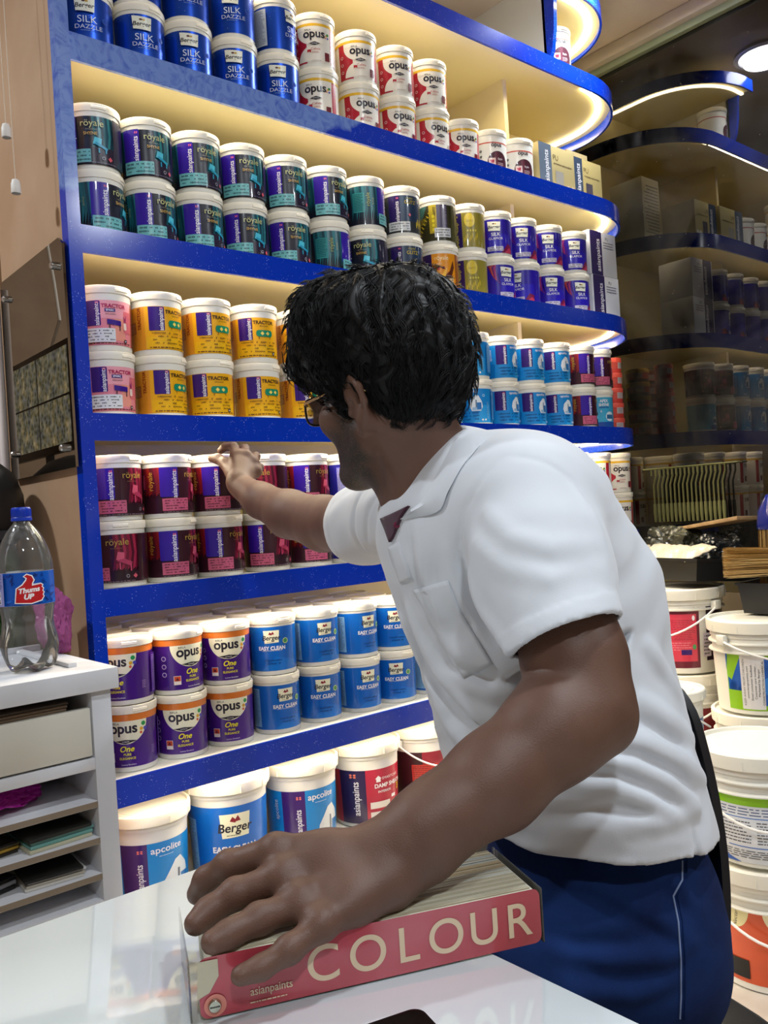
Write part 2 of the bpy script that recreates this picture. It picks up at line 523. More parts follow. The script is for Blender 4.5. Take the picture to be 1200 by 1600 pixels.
# upright panel and small round canopy above the top board
b = B()
b.box((2.352, 1.79, 2.612), (2.368, 2.20, CEIL), M_WHITE); upart(b, 'upright_panel')
b = B()
pts = [(1.745, 2.915), (1.75, 2.80), (1.755, 2.72), (1.765, 2.66), (1.785, 2.613)]
vs = []; fs = []
for y, z in pts: vs += [(2.352, y, z), (2.368, y, z), (2.368, 1.80, z), (2.352, 1.80, z)]
for i in range(len(pts) - 1):
    for k in range(4):
        k2 = (k + 1) % 4; fs.append((i * 4 + k, i * 4 + k2, (i + 1) * 4 + k2, (i + 1) * 4 + k))
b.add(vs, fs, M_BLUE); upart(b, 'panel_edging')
cc = (2.42, 2.0); cr = 0.32
def cpath(r, n=18): return [(2.37, cc[1] - r)] + [(cc[0] + r * math.cos(math.radians(-90 + 90 * k / n)), cc[1] + r * math.sin(math.radians(-90 + 90 * k / n))) for k in range(n + 1)] + [(cc[0] + r, 2.19)]
b = B(); b.prism([(2.37, 2.19)] + cpath(cr - 0.008), 2.815, 2.835, M_CREAM); upart(b, 'canopy_board')
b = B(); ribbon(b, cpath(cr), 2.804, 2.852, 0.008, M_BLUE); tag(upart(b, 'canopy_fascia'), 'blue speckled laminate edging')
b = B(); ribbon(b, cpath(cr - 0.04), 2.808, 2.8145, 0.012, M_LED); tag(upart(b, 'led_strip'), 'glowing light strip under the curved edge')
b = B(); b.box((2.37, 2.18, 2.612), (2.92, 2.203, CEIL), M_CREAM); upart(b, 'back_panel')

# ceiling lamps
lamp0 = None
LAMP_LABELS = ['round white downlight in the ceiling close to the rounded shelf end', 'round white downlight in the ceiling above the desk',
               'round white downlight in the ceiling behind the desk on the left', 'round white downlight in the ceiling behind the desk on the right', 'unseen downlight added in the alcove ceiling to brighten the shelving side']
for i, (lx, ly) in enumerate(LAMPS):
    if lamp0 is None:
        t = empty('ceiling_lamp', (lx, ly, CEIL)); b = B()
        b.lathe([(0.118, 0), (0.118, -0.012), (0.10, -0.016), (0.098, -0.008)], mat('f2f2f0', 0.4), 32)
        b.build('rim', parent=t)
        b = B(); b.lathe([(0.0001, -0.010), (0.098, -0.010)], mat('ffffff', emit=('f4f8ff', 22.0)), 32)
        b.build('diffuser', parent=t); lamp0 = t; 
    else:
        t = copy_tree(lamp0); t.location = (lx, ly, CEIL)
    tag(t, LAMP_LABELS[i], 'lamp', 'round ceiling downlights')
# ------------------------------------------------------------------ cans
G = 0.35      # label gloss
def L_(h, r=0.28): return mat(h, rough=r, coat=0.3)
WHT = L_('f1f0ea'); TUB = mat('eceae0', 0.38); LID = mat('f0ebdc', 0.42)
PUR = L_('3a1686'); DPUR = L_('2a1a4e'); INK = L_('26222e'); TXW = L_('f4f2f6')
CREAM = L_('f0ead0'); 

def can_profile(r, h):
    return [(0.0001, 0.003), (r * 0.86, 0.003), (r * 0.90, 0.0), (r * 0.915, 0.001), (r * 0.92, 0.004), (r * 0.925, 0.007),
            (r * 0.965, h - 0.016), (r * 0.955, h - 0.0155), (r * 0.955, h - 0.003)]

def lid_profile(r, h):
    return [(r * 0.975, h - 0.018), (r * 1.0, h - 0.0175), (r * 1.012, h - 0.010), (r * 1.015, h - 0.004), (r * 1.0, h - 0.0005), (r * 0.965, h),
            (r * 0.93, h - 0.001), (r * 0.915, h - 0.0045), (r * 0.75, h - 0.0045), (r * 0.73, h - 0.0035), (0.0001, h - 0.0035)]

def can_r(r, h, z): return r * (0.925 + (0.965 - 0.925) * max(0, min(1, (z - 0.007) / (h - 0.023))))


def make_can(kind, r, h, art, z0=0.011, hs=1.0, ks=1.0, lidmat=None, tubmat=None, lip=True):
    """paint tub standing at the origin, label front towards -Y; art(Sheet) in mm with h=0 at label foot"""
    root = empty(kind, (0, 0, 0))
    b = B(); b.lathe(can_profile(r, h), tubmat or TUB, 40)
    b.build('tub', parent=root)
    b = B(); b.lathe(lid_profile(r, h), lidmat or LID, 40)
    if lip:     # pull tab
        for k in range(6):
            a = math.radians(-72 + 5 * k); a2 = math.radians(-67 + 5 * k)
            rr = r * 1.03
            b.add([(r * math.cos(a), r * math.sin(a), h - 0.014), (rr * 1.01 * math.cos(a), rr * 1.01 * math.sin(a), h - 0.012), (rr * 1.01 * math.cos(a2), rr * 1.01 * math.sin(a2), h - 0.012), (r * math.cos(a2), r * math.sin(a2), h - 0.014),
                   (r * math.cos(a), r * math.sin(a), h - 0.005), (rr * math.cos(a), rr * math.sin(a), h - 0.007), (rr * math.cos(a2), rr * math.sin(a2), h - 0.007), (r * math.cos(a2), r * math.sin(a2), h - 0.005)],
                  [(0, 1, 2, 3), (4, 7, 6, 5), (1, 5, 6, 2), (0, 4, 5, 1), (3, 2, 6, 7)], lidmat or LID)
    b.build('lid', parent=root)
    if art:
        sh = Sheet(); art(sh)
        def fn(s, hh, lift):
            z = z0 + hh * hs / 1000.0; a = s * ks / 1000.0 / (r * 0.95) - math.pi / 2
            rr = can_r(r, h, z) + 0.00035 + lift / 1000.0
            return (rr * math.cos(a), rr * math.sin(a), z)
        sh.mesh(fn, step=6.0).build('label', parent=root, ang=60)
    return root


C_R, C_H = 0.0605, 0.1435
LIFT = 0.0006
HALF = 178     # half circumference in mm

# --- artwork, label panel 0..98 mm high
def logo_birds(s, x, y, k, m):
    for dx, dy in ((-1, 0.6), (1, 0.6), (-1, -0.6), (1, -0.6)):
        s.disc(x + dx * k, y + dy * k, 0.75 * k, m, 0.55 * k, n=10)

def strip_ap(s, x0, x1, y0, y1, m, t=TXW, size=None, word='asianpaints', tx=None):
    s.rect(x0, y0, x1, y1, m, 3)
    size = size or 15.5
    tx = tx if tx is not None else x1 - 6.5
    s.text(tx, y0 + (y1 - y0) * 0.42, word, size, t, rot=90, bold=0.012)
    logo_birds(s, tx, y1 - 7, 1.9, L_('e86a8e'))

def art_shyne(s):
    s.rect(-HALF, 0, HALF, 97, L_('1c2030'))
    rd = random.Random(4)
    for k in range(9):          # teal folded drapes
        x = 14 + k * 5.5; s.poly([(x, 18), (x + 9, 30), (x + 15, 60), (x + 11, 97), (x + 3, 97), (x + 6, 60)], L_(['1f6470', '174a5c', '2a8088', '123848'][k % 4]))
    for k in range(12):
        x = -125 + k * 6.5; s.poly([(x, 10), (x + 7, 40), (x + 4, 97), (x - 3, 97), (x, 50)], L_(['1d5f6b', '14404f', '247280'][k % 3]))
    s.rect(-120, 30, -88, 80, L_('2f8a8f'), 2); s.lines(-118, 33, -90, 78, 11, L_('0f2c33'), 3)
    s.rect(-14, 0, 62, 34, L_('241b33')); s.rect(62, 0, 130, 97, L_('242036'))
    strip_ap(s, -52, -15, 22, 97, L_('331a9a'))
    s.text(18, 80, 'r\u00f6yale', 19, L_('c9c98a'), bold=0.0)
    s.lines(5, 68, 34, 70, 1, L_('b8b08a'), 2); s.text(14, 61, 'SHYNE', 9, L_('d0a850'), bold=0.01)
    s.poly([(18, 40), (34, 36), (36, 51), (22, 54)], L_('4fc3dd')); s.poly([(20, 40), (46, 28), (48, 33), (24, 44)], L_('2a9cc0')); s.rect(28, 22, 31, 32, L_('2a9cc0')); s.rect(42, 22, 45, 32, L_('2a9cc0'))
    s.disc(38, 12, 3.6, L_('b9b9c6')); s.disc(38, 12, 2.6, L_('241b33')); s.poly([(52, 7), (57, 12), (52, 17), (47, 12)], L_('d65a6e'))
    s.text(-78, 62, 'r\u00f6yale', 14, L_('a7b06a'), rot=90); s.text(-66, 58, 'SHYNE', 6, L_('9aa07a'), rot=90)
    s.rect(-50, 2, 13, 29, L_('6fb7bd'), 1.5); s.code(-48, 4, 11, 27, 3, L_('1c3c48'), 5)
    s.lines(-12, 1, 70, 3.5, 1, L_('8d8aa0'), 7)

def art_royale(s):
    s.rect(-HALF, 0, HALF, 97, L_('3a1826'))
    for k in range(9):
        x = 12 + k * 6; s.poly([(x, 24), (x + 10, 32), (x + 13, 64), (x + 10, 97), (x + 2, 97), (x + 6, 60)], L_(['6d1430', '8e1c3c', '51122a', 'a02848'][k % 4]))
    for k in range(8):
        x = -120 + k * 9; s.poly([(x, 36), (x + 12, 45), (x + 9, 97), (x - 4, 97), (x + 2, 60)], L_(['74161e', '8f2020', '561322'][k % 3]))
    s.rect(-122, 52, -92, 82, L_('b03a58'), 1); s.lines(-120, 54, -94, 80, 7, L_('5b1228'), 3)
    strip_ap(s, -56, -16, 34, 97, L_('35189a'))
    s.text(24, 80, 'r\u00f6yale', 19, L_('b79a48')); s.lines(10, 68, 40, 70, 1, L_('9a7a50'), 2)
    s.poly([(20, 46), (36, 43), (37, 60), (24, 62)], L_('d45a78')); s.poly([(20, 44), (50, 32), (53, 40), (36, 48)], L_('b23a5c')); s.rect(26, 26, 29, 40, L_('c44a6a')); s.rect(48, 22, 51, 36, L_('c44a6a'))
    s.rect(-14, 0, 66, 22, L_('2c1822')); s.rect(66, 0, 140, 97, L_('35131f'))
    s.disc(42, 12, 3.4, L_('a9a2ac')); s.disc(42, 12, 2.4, L_('2c1822')); s.poly([(58, 7), (63, 12), (58, 17), (53, 12)], L_('d65a6e'))
    s.text(-74, 68, 'r\u00f6yale', 16, L_('c39a3c'), rot=90)
    s.rect(-52, 5, 6, 31, L_('c75f80'), 1); s.code(-50, 7, 4, 29, 4, L_('3c1526'), 5)
    s.lines(-50, 1, 66, 3.6, 1, L_('a08a98'), 7)

def art_tractor(s, base='efb01c', base2='e39a2c', sofa='128a6a', sparc=False):
    if sparc: base, base2, sofa = 'e98a9c', 'e7727f', '3a1c8a'
    s.rect(-HALF, 2, HALF, 99, L_(base)); s.rect(-HALF, 2, -60, 99, L_(base2)); s.rect(62, 2, HALF, 99, L_('8c3a3a'))
    if not sparc: s.rect(-58, 2, 60, 30, L_('f0b91c')); s.rect(-110, 40, -84, 66, L_('a8622e')); s.lines(-108, 42, -86, 64, 6, L_('e8b47a'), 4)
    else: s.rect(14, 12, 40, 60, L_('ee9c8c')); s.rect(-60, 60, 62, 99, L_('f2a6b4')); s.rect(36, 30, 62, 78, L_('e27384'))
    s.rect(-50, 44, -15, 98, L_('351a7c'), 3); s.rect(-50, 60, -30, 98, L_('351a7c'))
    s.text(-21, 70, 'asianpaints', 14, TXW, rot=90, bold=0.012); logo_birds(s, -21, 94, 1.8, L_('e86a8e'))
    k = L_('3d2a1c') if not sparc else L_('b0205a')
    s.text(14, 87, 'TRACTOR', 11.5, k, bold=0.03)
    if sparc:
        s.rect(-6, 74, 16, 81, L_('351a7c')); s.text(5, 77.5, 'SPARC', 6, TXW, bold=0.02); s.text(6, 69, 'EMULSION', 4.5, INK)
        s.poly([(-2, 47), (28, 44), (28, 55), (-2, 58)], L_(sofa)); s.rect(2, 36, 4, 48, INK); s.rect(24, 34, 26, 46, INK); s.rect(34, 36, 42, 52, L_('f0d8d0'), 3)
        s.poly([(37, 52), (34, 68), (38, 60), (42, 70), (40, 52)], L_('9a3a6a'))
    else:
        s.text(14, 78, 'EMULSION', 4.5, k)
        s.rect(-6, 52, 36, 68, L_(sofa), 6); s.poly([(4, 60), (9, 55), (14, 60), (9, 65)], L_('f5dc6a')); s.poly([(18, 60), (23, 55), (28, 60), (23, 65)], L_('f5dc6a'))
        s.rect(0, 46, 1.2, 52, INK); s.rect(28, 46, 29.2, 52, INK)
        s.text(-72, 72, 'TRACTOR', 11, L_('8a3a18'), rot=90, bold=0.03)
    if sparc: s.rect(-56, 8, 14, 38, L_('e3e6ea'), 3); s.code(-52, 10, 12, 36, 4, INK, 8)
    else: s.code(-46, 12, 44, 42, 4, L_('6a4a20'), 8)
    s.rect(34, 8, 41, 15, INK, 1); s.disc(37.5, 11.5, 1.6, TXW, n=8)
    s.lines(-50, 3.5, 58, 8, 1, L_('5c2a20'), 7, th=0.5)

def art_silk(s, glam=False):
    if not glam:
        s.rect(-HALF, 0, HALF, 106, mat('1046b4', rough=0.3, metal=0.55)); 
        rd = random.Random(2)
        for k in range(40): s.disc(rd.uniform(-90, 120), rd.uniform(4, 104), rd.uniform(0.3, 0.7), L_('a8c4f0'), n=6)
    else:
        s.rect(-HALF, 0, HALF, 106, L_('2a1aa0')); s.rect(-20, 0, 60, 60, L_('2c20b8'))
        for k in range(7):
            s.poly([(-60 + k * 4, 106 - k * 2), (-50 + k * 3, 80 - k * 4), (-40 + k * 3, 62 - k * 3), (-30, 96 - 4 * k), (-38 + k, 106)], L_(['7a1630', 'a8304a', 'd05a50', '5a1660', '8a2a80', 'b8406a', '4a1890'][k]))
        s.poly([(20, 0), (44, 30), (60, 24), (60, 0)], L_('7a1a4a')); s.poly([(30, 0), (50, 18), (60, 10), (60, 0)], L_('c03a5a'))
    s.rect(-110, 6, -66, 98, L_('a9b4c4') if glam else L_('b8c2cc')); s.lines(-107, 9, -69, 95, 26, L_('3a4560'), 3)
    s.poly([(-18, 70), (18, 68), (20, 97), (-20, 99)], L_('eef0e0'))
    s.text(0, 80, 'Berger', 13.5, INK, bold=0.02, shear=0.2); s.disc(-2, 91, 3.4, L_('5a2a30'), 2.2); s.disc(4, 90.5, 3, L_('c4a030'), 2)
    if glam:
        s.text(4, 58, 'SILK', 15, TXW, bold=0.01); s.text(4, 45, 'GLAMOR', 11, TXW, bold=0.0)
        s.rect(-24, 6, 26, 20, L_('c8c4e0'), 1); s.code(-22, 7, 24, 19, 2, INK, 4)
    else:
        s.text(4, 52, 'SILK', 21, L_('d8e2f4')); s.text(6, 36, 'DAZZLE', 13, L_('c9d0e6'), wide=1.15)
        s.lines(-10, 26, 22, 29, 1, L_('88a4d8'), 2); s.disc(40, 56, 6, L_('3a6ac8')); s.disc(40, 56, 5, L_('1046b4'))

def opus_word(s, x, y, k, m=INK): s.text(x, y, 'opus', 30 * k, m, bold=0.03); s.text(x - 16 * k, y + 16.5 * k, 'BIRLA', 6.5 * k, m)
def art_opus(s):          # white tub with red flank and yellow line
    s.rect(-HALF, 0, HALF, 112, L_('f0ebe0')); s.rect(-HALF, 96, HALF, 103, L_('e6b62c'))
    s.rect(-64, 0, -22, 96, L_('b31f34')); s.rect(46, 0, 62, 96, L_('b31f34'))
    s.disc(0, 84, 46, L_('f0ebe0'), 38, n=40, a0=-180, a1=0); s.disc(0, 4, 46, L_('f0ebe0'), 42, n=40, a0=0, a1=180)
    s.rect(-46, 84, 46, 95.9, L_('f0ebe0'))
    s.rect(-30, 84, 46, 95.9, L_('f0ebe0')); s.rect(-HALF, 96, HALF, 103, L_('e6b62c'))
    opus_word(s, 0, 70, 1.0)
    for dx, dy, c, r in ((30, 67, 'd06a3a', 2.0), (33, 73, 'e0a82a', 2.6), (37, 76, '2a8a4a', 3.6), (37, 67, '4a4ab0', 2.8)): s.disc(dx, dy, r, L_(c), n=12)
    s.poly([(-16, 50), (0, 55), (16, 50), (0, 45)], INK); s.text(0, 50, 'INTERIOR', 3.4, TXW)
    s.text(2, 36, 'Calista', 9, L_('b03a4a')); s.lines(-8, 24, 14, 30, 2, L_('a85a60'), 2)
    s.poly([(-20, 34), (-10, 34), (-10, 26), (-15, 29), (-20, 26)], L_('b02030')); s.rect(26, 6, 40, 28, L_('6e1a2a'))
    for k in range(3): s.disc(-52, 60 - 20 * k, 4, L_('f0d8d8')); s.disc(-52, 60 - 20 * k, 2.8, L_('b31f34'), n=12)
    s.lines(-10, 4, 20, 6, 1, INK, 5)

def art_opus_style(s):    # white tub, thin red line and dark round patch
    s.rect(-HALF, 0, HALF, 112, L_('efece4')); s.rect(-HALF, 88, HALF, 92, L_('c4513f'))
    s.disc(22, 28, 36, L_('4a2430'), 36, n=40); s.rect(-20, -0.1, 62, 0.2, L_('efece4')); s.rect(8, 0, 22, 60, L_('5c1c30'))
    opus_word(s, 18, 80, 0.62); s.rect(-10, 20, 12, 42, L_('e4c8c4')); s.poly([(-6, 36), (8, 36), (6, 26), (-4, 26)], L_('b02040'))
    for k in range(3): s.disc(-34, 66 - 17 * k, 4, INK); s.disc(-34, 66 - 17 * k, 2.4, L_('8a8a88'), n=12)
    s.text(28, 38, 'Style', 9, TXW); s.lines(18, 14, 40, 28, 3, L_('d8c0c4'), 4)

def art_opus_one(s):
    s.rect(-HALF, 0, HALF, 114, L_('43177e')); s.rect(-HALF, 100, HALF, 114, L_('d8762c'))
    s.disc(0, 100, 47, L_('f0edd2'), 50, n=44, a0=-180, a1=0)
    opus_word(s, -4, 78, 1.02)
    for dx, dy, c, r in ((33, 72, 'd8603a', 3.0), (34, 80, 'e0a82a', 3.8), (39, 91, '22954f', 4.8), (42.5, 80, '4a4ab8', 4.0)): s.disc(dx, dy, r, L_(c), n=14)
    s.poly([(-24, 57), (0, 51), (24, 57), (0, 60)], INK); s.text(0, 55.5, 'INTERIOR', 3.4, TXW)
    s.text(2, 40, 'One', 17, L_('efe32a'), shear=0.3, bold=0.02); s.text(2, 28, 'PURE', 7, L_('efe32a'), bold=0.02); s.text(2, 19.5, 'ELEGANCE', 7, L_('efe32a'), bold=0.02)
    s.rect(-42, 12, -26, 32, L_('eee2dc')); s.rect(-41, 20, -27, 31, L_('c44a2a')); s.poly([(-38, 22), (-34, 29), (-30, 22)], L_('5a1a2a'))
    for k in range(3): s.disc(-62, 72 - 18 * k, 5.5, L_('cbb8dc')); s.disc(-62, 72 - 18 * k, 4, L_('43177e'), n=12)
    s.lines(56, 22, 66, 40, 5, L_('a080c0'), 3); s.text(4, 6, 'Luxury Emulsion', 4.5, TXW)
    s.rect(84, 6, 150, 94, L_('55289a')); s.lines(88, 10, 146, 90, 20, L_('b8a8dc'), 3)

def berger_logo(s, x, y, k):
    s.poly([(x - 15 * k, y - 13 * k), (x + 15 * k, y - 12 * k), (x + 17 * k, y + 14 * k), (x - 17 * k, y + 14 * k)], L_('f2f0d2'))
    s.text(x, y - 3 * k, 'Berger', 14 * k, INK, bold=0.02, shear=0.15)
    s.poly([(x - 6 * k, y + 6 * k), (x - 3 * k, y + 11 * k), (x + 1 * k, y + 7 * k), (x, y + 4 * k)], L_('8a2030')); s.poly([(x - 2 * k, y + 5 * k), (x + 3 * k, y + 12 * k), (x + 6 * k, y + 6 * k)], L_('8a2030'))
    s.lines(x - 10 * k, y - 11 * k, x + 10 * k, y - 9 * k, 1, INK, 2)

def art_easy(s):
    s.rect(-HALF, 0, HALF, 108, L_('0f62be')); s.poly([(-30, 0), (60, 0), (70, 20), (10, 34)], L_('1570cc'))
    s.rect(-112, 6, -68, 100, L_('8fbfe4')); s.lines(-109, 9, -71, 97, 28, L_('4a6a90'), 3)
    berger_logo(s, 0, 83, 1.15)
    s.text(0, 56, 'EASY CLEAN', 12.5, TXW, bold=0.035, wide=0.95); s.text(0, 50, 'LUXURY INTERIOR EMULSION', 3.6, TXW)
    s.disc(34, 72, 7, L_('d8e8a0')); s.disc(34, 72, 5.4, L_('4a9a5a')); s.code(-22, 14, 24, 30, 2, L_('0c3f86'), 6)
    s.lines(84, 10, 130, 96, 22, L_('7aaede'), 5)

def art_apcolite(s, k=1.0):
    s.rect(-HALF, 0, HALF, 98, L_('1887d2')); s.poly([(10, 0), (70, 0), (70, 50), (46, 50)], L_('2f9ee2')); s.poly([(-100, 0), (-60, 0), (-56, 40), (-90, 50)], L_('0f72be'))
    s.rect(-52, 40, -16, 97, L_('30186e'), 3); s.text(-23, 66, 'asianpaints', 14, TXW, rot=90, bold=0.012); logo_birds(s, -23, 92, 1.8, L_('e86a8e'))
    s.text(12, 90, 'apcolite', 11, TXW, bold=0.012)
    s.poly([(8, 34), (2, 50), (6, 66), (20, 80), (30, 78), (40, 60), (42, 46), (36, 34)], L_('e8eef4'))
    s.poly([(10, 36), (36, 36), (36, 46), (10, 44)], L_('9fc0dc')); s.rect(24, 38, 38, 58, L_('2a78c0')); s.rect(20, 44, 24, 66, L_('6a8098')); s.disc(46, 78, 4, L_('d8ecf8')); s.disc(46, 78, 2.8, L_('1887d2'), n=10)
    s.text(-68, 68, 'apcolite', 11, TXW, rot=90)
    s.code(-46, 6, 30, 34, 3, L_('0c4a86'), 8); s.disc(40, 8, 3, TXW); s.disc(50, 8, 3, TXW); s.lines(56, 10, 64, 60, 10, L_('a0cce8'), 2)
    s.rect(76, 6, 140, 92, L_('1272ba')); s.lines(80, 10, 136, 88, 18, L_('a0cce8'), 3)

def art_glitz(s):
    s.rect(-HALF, 0, HALF, 98, L_('34383a')); s.rect(-14, 30, 70, 98, L_('1f3552'))
    strip_ap(s, -48, -15, 22, 98, L_('2a1a5e'))
    s.text(14, 90, 'r\u00f6yale', 9, L_('b8ae54')); s.text(16, 80, 'GLITZ', 13, L_('c8b040'), bold=0.01)
    for k in range(5): s.tick = 0; s.disc(36 + 5 * k, 22 + (k % 2) * 8, 2.2, L_('c8b040'), 9, n=10)
    for k in range(5): s.disc(-110 + 12 * k, 50, 3.2, L_('a89a34'), 20, n=12)
    s.poly([(8, 46), (12, 51), (16, 46), (12, 41)], L_('d65a6e')); s.rect(-50, 4, 12, 28, L_('cfd3d6'), 1); s.code(-48, 6, 10, 26, 3, INK, 6)

def art_glitz_gold(s):
    s.rect(-HALF, 0, HALF, 98, L_('38361f'))
    s.poly([(-60, 98), (-20, 98), (-34, 70), (-60, 56)], L_('3a6a6a')); 
    for k in range(8): s.poly([(-60 + 7 * k, 30 + 8 * k), (-56 + 7 * k, 30 + 8 * k), (-44 + 6 * k, 20 + 9 * k), (-48 + 6 * k, 18 + 9 * k)], L_('cdb72e'))
    s.lines(-52, 48, -20, 66, 5, L_('b8a838'), 3); s.rect(-14, 20, 16, 98, L_('b09c28')); s.rect(8, 30, 40, 98, L_('3c3450')); s.lines(24, 36, 38, 94, 16, L_('a8a4b8'), 3)
    s.text(2, 80, 'GLITZ', 9, INK, rot=90, bold=0.02)
    for k in range(4): s.disc(-2, 30 + 12 * k, 4, L_('e0d030'), 5, n=10)
    s.rect(0, 8, 50, 34, L_('c8ccd0'), 1); s.code(2, 10, 48, 32, 3, INK, 6); s.rect(52, 0, HALF, 98, L_('45431f'))

def art_glitz_bangla(s):
    s.rect(-HALF, 0, HALF, 98, L_('8f8433')); s.rect(-40, 0, -8, 98, L_('2a1a5e'), 2)
    s.text(-24, 40, '\u098f\u09b6\u09bf\u09af\u09bc\u09be\u09a8 \u09aa\u09c7\u0987\u09a8\u09cd\u099f\u09b8', 12, L_('d8c84a'), rot=90, bold=0.02); logo_birds(s, -24, 88, 2.6, L_('d8c84a'))
    s.disc(16, 76, 17, L_('d0b92e'), 20); s.text(16, 74, 'GLITZ', 8, L_('7a6a18'))
    for k in range(9): s.disc(-2 + 5 * k, 20 + (k % 3) * 6, 1.8, L_('cbb434'), 8, n=8)
    for k in range(4): s.poly([(6 + 8 * k, 46), (9 + 8 * k, 50), (12 + 8 * k, 46), (9 + 8 * k, 42)], L_('d8c84a'))

def art_glitz_orange(s):
    s.rect(-HALF, 0, HALF, 98, L_('e09018')); s.rect(-52, 0, -20, 98, L_('2e1a58'), 2)
    s.text(-36, 48, 'asianpaints', 15, TXW, rot=90, bold=0.012)
    s.text(10, 84, 'r\u00f6yale', 17, L_('f6e6b8')); s.text(2, 70, 'GLITZ', 6, L_('f6e6b8')); s.rect(56, 0, 90, 98, L_('8a4a20'))
    s.poly([(-20, 10), (8, 30), (34, 50), (46, 80), (50, 60), (40, 36), (10, 14)], L_('5a2410')); s.poly([(-20, 22), (0, 30), (26, 60), (20, 36)], L_('f0b83a'))
    s.disc(0, 56, 4, L_('a82a2a')); s.disc(14, 58, 4, L_('7a2a3a')); s.rect(-14, 4, 46, 30, L_('d8b888'), 1); s.code(-12, 6, 44, 28, 3, L_('5a4a40'), 9)

def art_apex(s):
    s.rect(-HALF, 0, HALF, 98, L_('3fa9d0')); s.rect(-44, 0, -10, 98, L_('1d2a70'), 2); s.text(-20, 56, 'asianpaints', 14, TXW, rot=90, bold=0.012)
    s.text(22, 86, 'APEX', 13, TXW, bold=0.03); s.text(22, 73, 'SHYNE', 13, TXW, bold=0.03); s.rect(4, 62, 40, 67, L_('1f6aa8')); s.text(10, 52, '6', 12, TXW)
    s.disc(44, 34, 18, L_('dce8f0'), 16); s.rect(30, 26, 60, 40, L_('2a6a9a')); s.rect(-10, 0, 70, 16, L_('1a4fa4')); s.rect(-44, 16, -4, 40, L_('8fcbe4')); s.code(-42, 18, -6, 38, 3, L_('1c4c78'), 4)

def art_blueback(s):
    s.rect(-HALF, 0, HALF, 98, L_('2c2a9a')); s.rect(-24, 8, 22, 92, L_('5a5ad0'), 1); s.lines(-22, 30, 20, 90, 22, L_('e6e6f8'), 4, th=0.5)
    s.rect(-20, 10, -4, 24, TXW); s.rect(-18, 12, -6, 22, L_('2c2a9a')); s.rect(24, 0, 50, 98, L_('151a2a'))
    s.rect(44, 70, 60, 92, TXW)

def art_tub(s):
    s.rect(-60, 4, 60, 34, L_('c24a44')); s.rect(-4, 8, 26, 30, L_('c9bfc2')); s.lines(-2, 10, 24, 28, 5, L_('5a3a40'), 3)

print('cans')
PROTO = {}
def proto(key, *a, **k):
    PROTO[key] = make_can(*a, **k); return PROTO[key]
proto('silk', 'paint_can', C_R, C_H, lambda s: art_silk(s))
proto('glamor', 'paint_can', C_R, C_H, lambda s: art_silk(s, True))
proto('opus', 'paint_can', C_R, C_H, art_opus)
proto('style', 'paint_can', C_R, C_H, art_opus_style)
proto('shyne', 'paint_can', C_R, C_H, art_shyne, hs=1.07)
proto('royale', 'paint_can', C_R, C_H, art_royale, hs=1.07)
proto('glitz', 'paint_can', C_R, C_H, art_glitz, hs=1.07)
proto('gold', 'paint_can', C_R, C_H, art_glitz_gold, hs=1.07)
proto('bangla', 'paint_can', C_R, C_H, art_glitz_bangla, hs=1.07)
proto('orange', 'paint_can', C_R, C_H, art_glitz_orange, hs=1.07)
proto('tractor', 'paint_can', C_R, C_H, lambda s: art_tractor(s))
proto('sparc', 'paint_can', C_R, C_H, lambda s: art_tractor(s, sparc=True))
proto('apco', 'paint_can', C_R, C_H, art_apcolite, hs=1.05)
proto('apex', 'paint_can', C_R, C_H, art_apex, hs=1.07)
proto('one', 'paint_can', C_R, C_H, art_opus_one)
proto('easy', 'paint_can', C_R, C_H, art_easy)
proto('blueback', 'paint_can', C_R, C_H, art_blueback, hs=1.07)
proto('redtub', 'plastic_tub', 0.036, 0.056, art_tub, z0=0.008, lidmat=mat('e2574a', 0.4), tubmat=mat('cf3f38', 0.35), lip=False)

DESC = {
 'silk': 'metallic blue paint can with pale crest', 'glamor': 'violet blue paint can with red swirl', 'opus': 'white paint can with red sides',
 'style': 'white paint can with dark round patch', 'shyne': 'dark teal and purple paint can', 'royale': 'dark red and purple paint can',
 'glitz': 'dark grey paint can with gold pattern', 'gold': 'black and gold patterned paint can', 'bangla': 'olive gold paint can',
 'orange': 'orange paint can with brown swirl', 'tractor': 'yellow paint can with purple square', 'sparc': 'pink paint can with purple square',
 'apco': 'sky blue paint can with purple square', 'apex': 'pale blue paint can with navy strip', 'one': 'purple paint can with cream crest',
 'easy': 'bright blue paint can', 'blueback': 'dark blue paint can with white print', 'redtub': 'small red plastic tub'}
BAY = {0: 'top shelf', 1: 'second shelf', 2: 'third shelf', 3: 'fourth shelf', 4: 'fifth shelf'}
ORD = ['first', 'second', 'third', 'fourth', 'fifth', 'sixth', 'seventh', 'eighth', 'ninth', 'tenth', 'eleventh', 'twelfth']
_used = set()
_rows = {}
def put(key, X, Y, z, off, bay, layer, sc=1.0):
    p = PROTO[key]
    if key not in _used: o = p; _used.add(key)
    else: o = copy_tree(p)
    face = math.atan2(-Y, -X)                        # towards the viewer
    o.location = (X, Y, z); o.rotation_euler = (0, 0, face + math.pi / 2 + math.radians(off))
    if sc != 1.0: o.scale = (sc, sc, 1)
    _rows.setdefault((key, bay, layer), []).append((X, o))
    return o

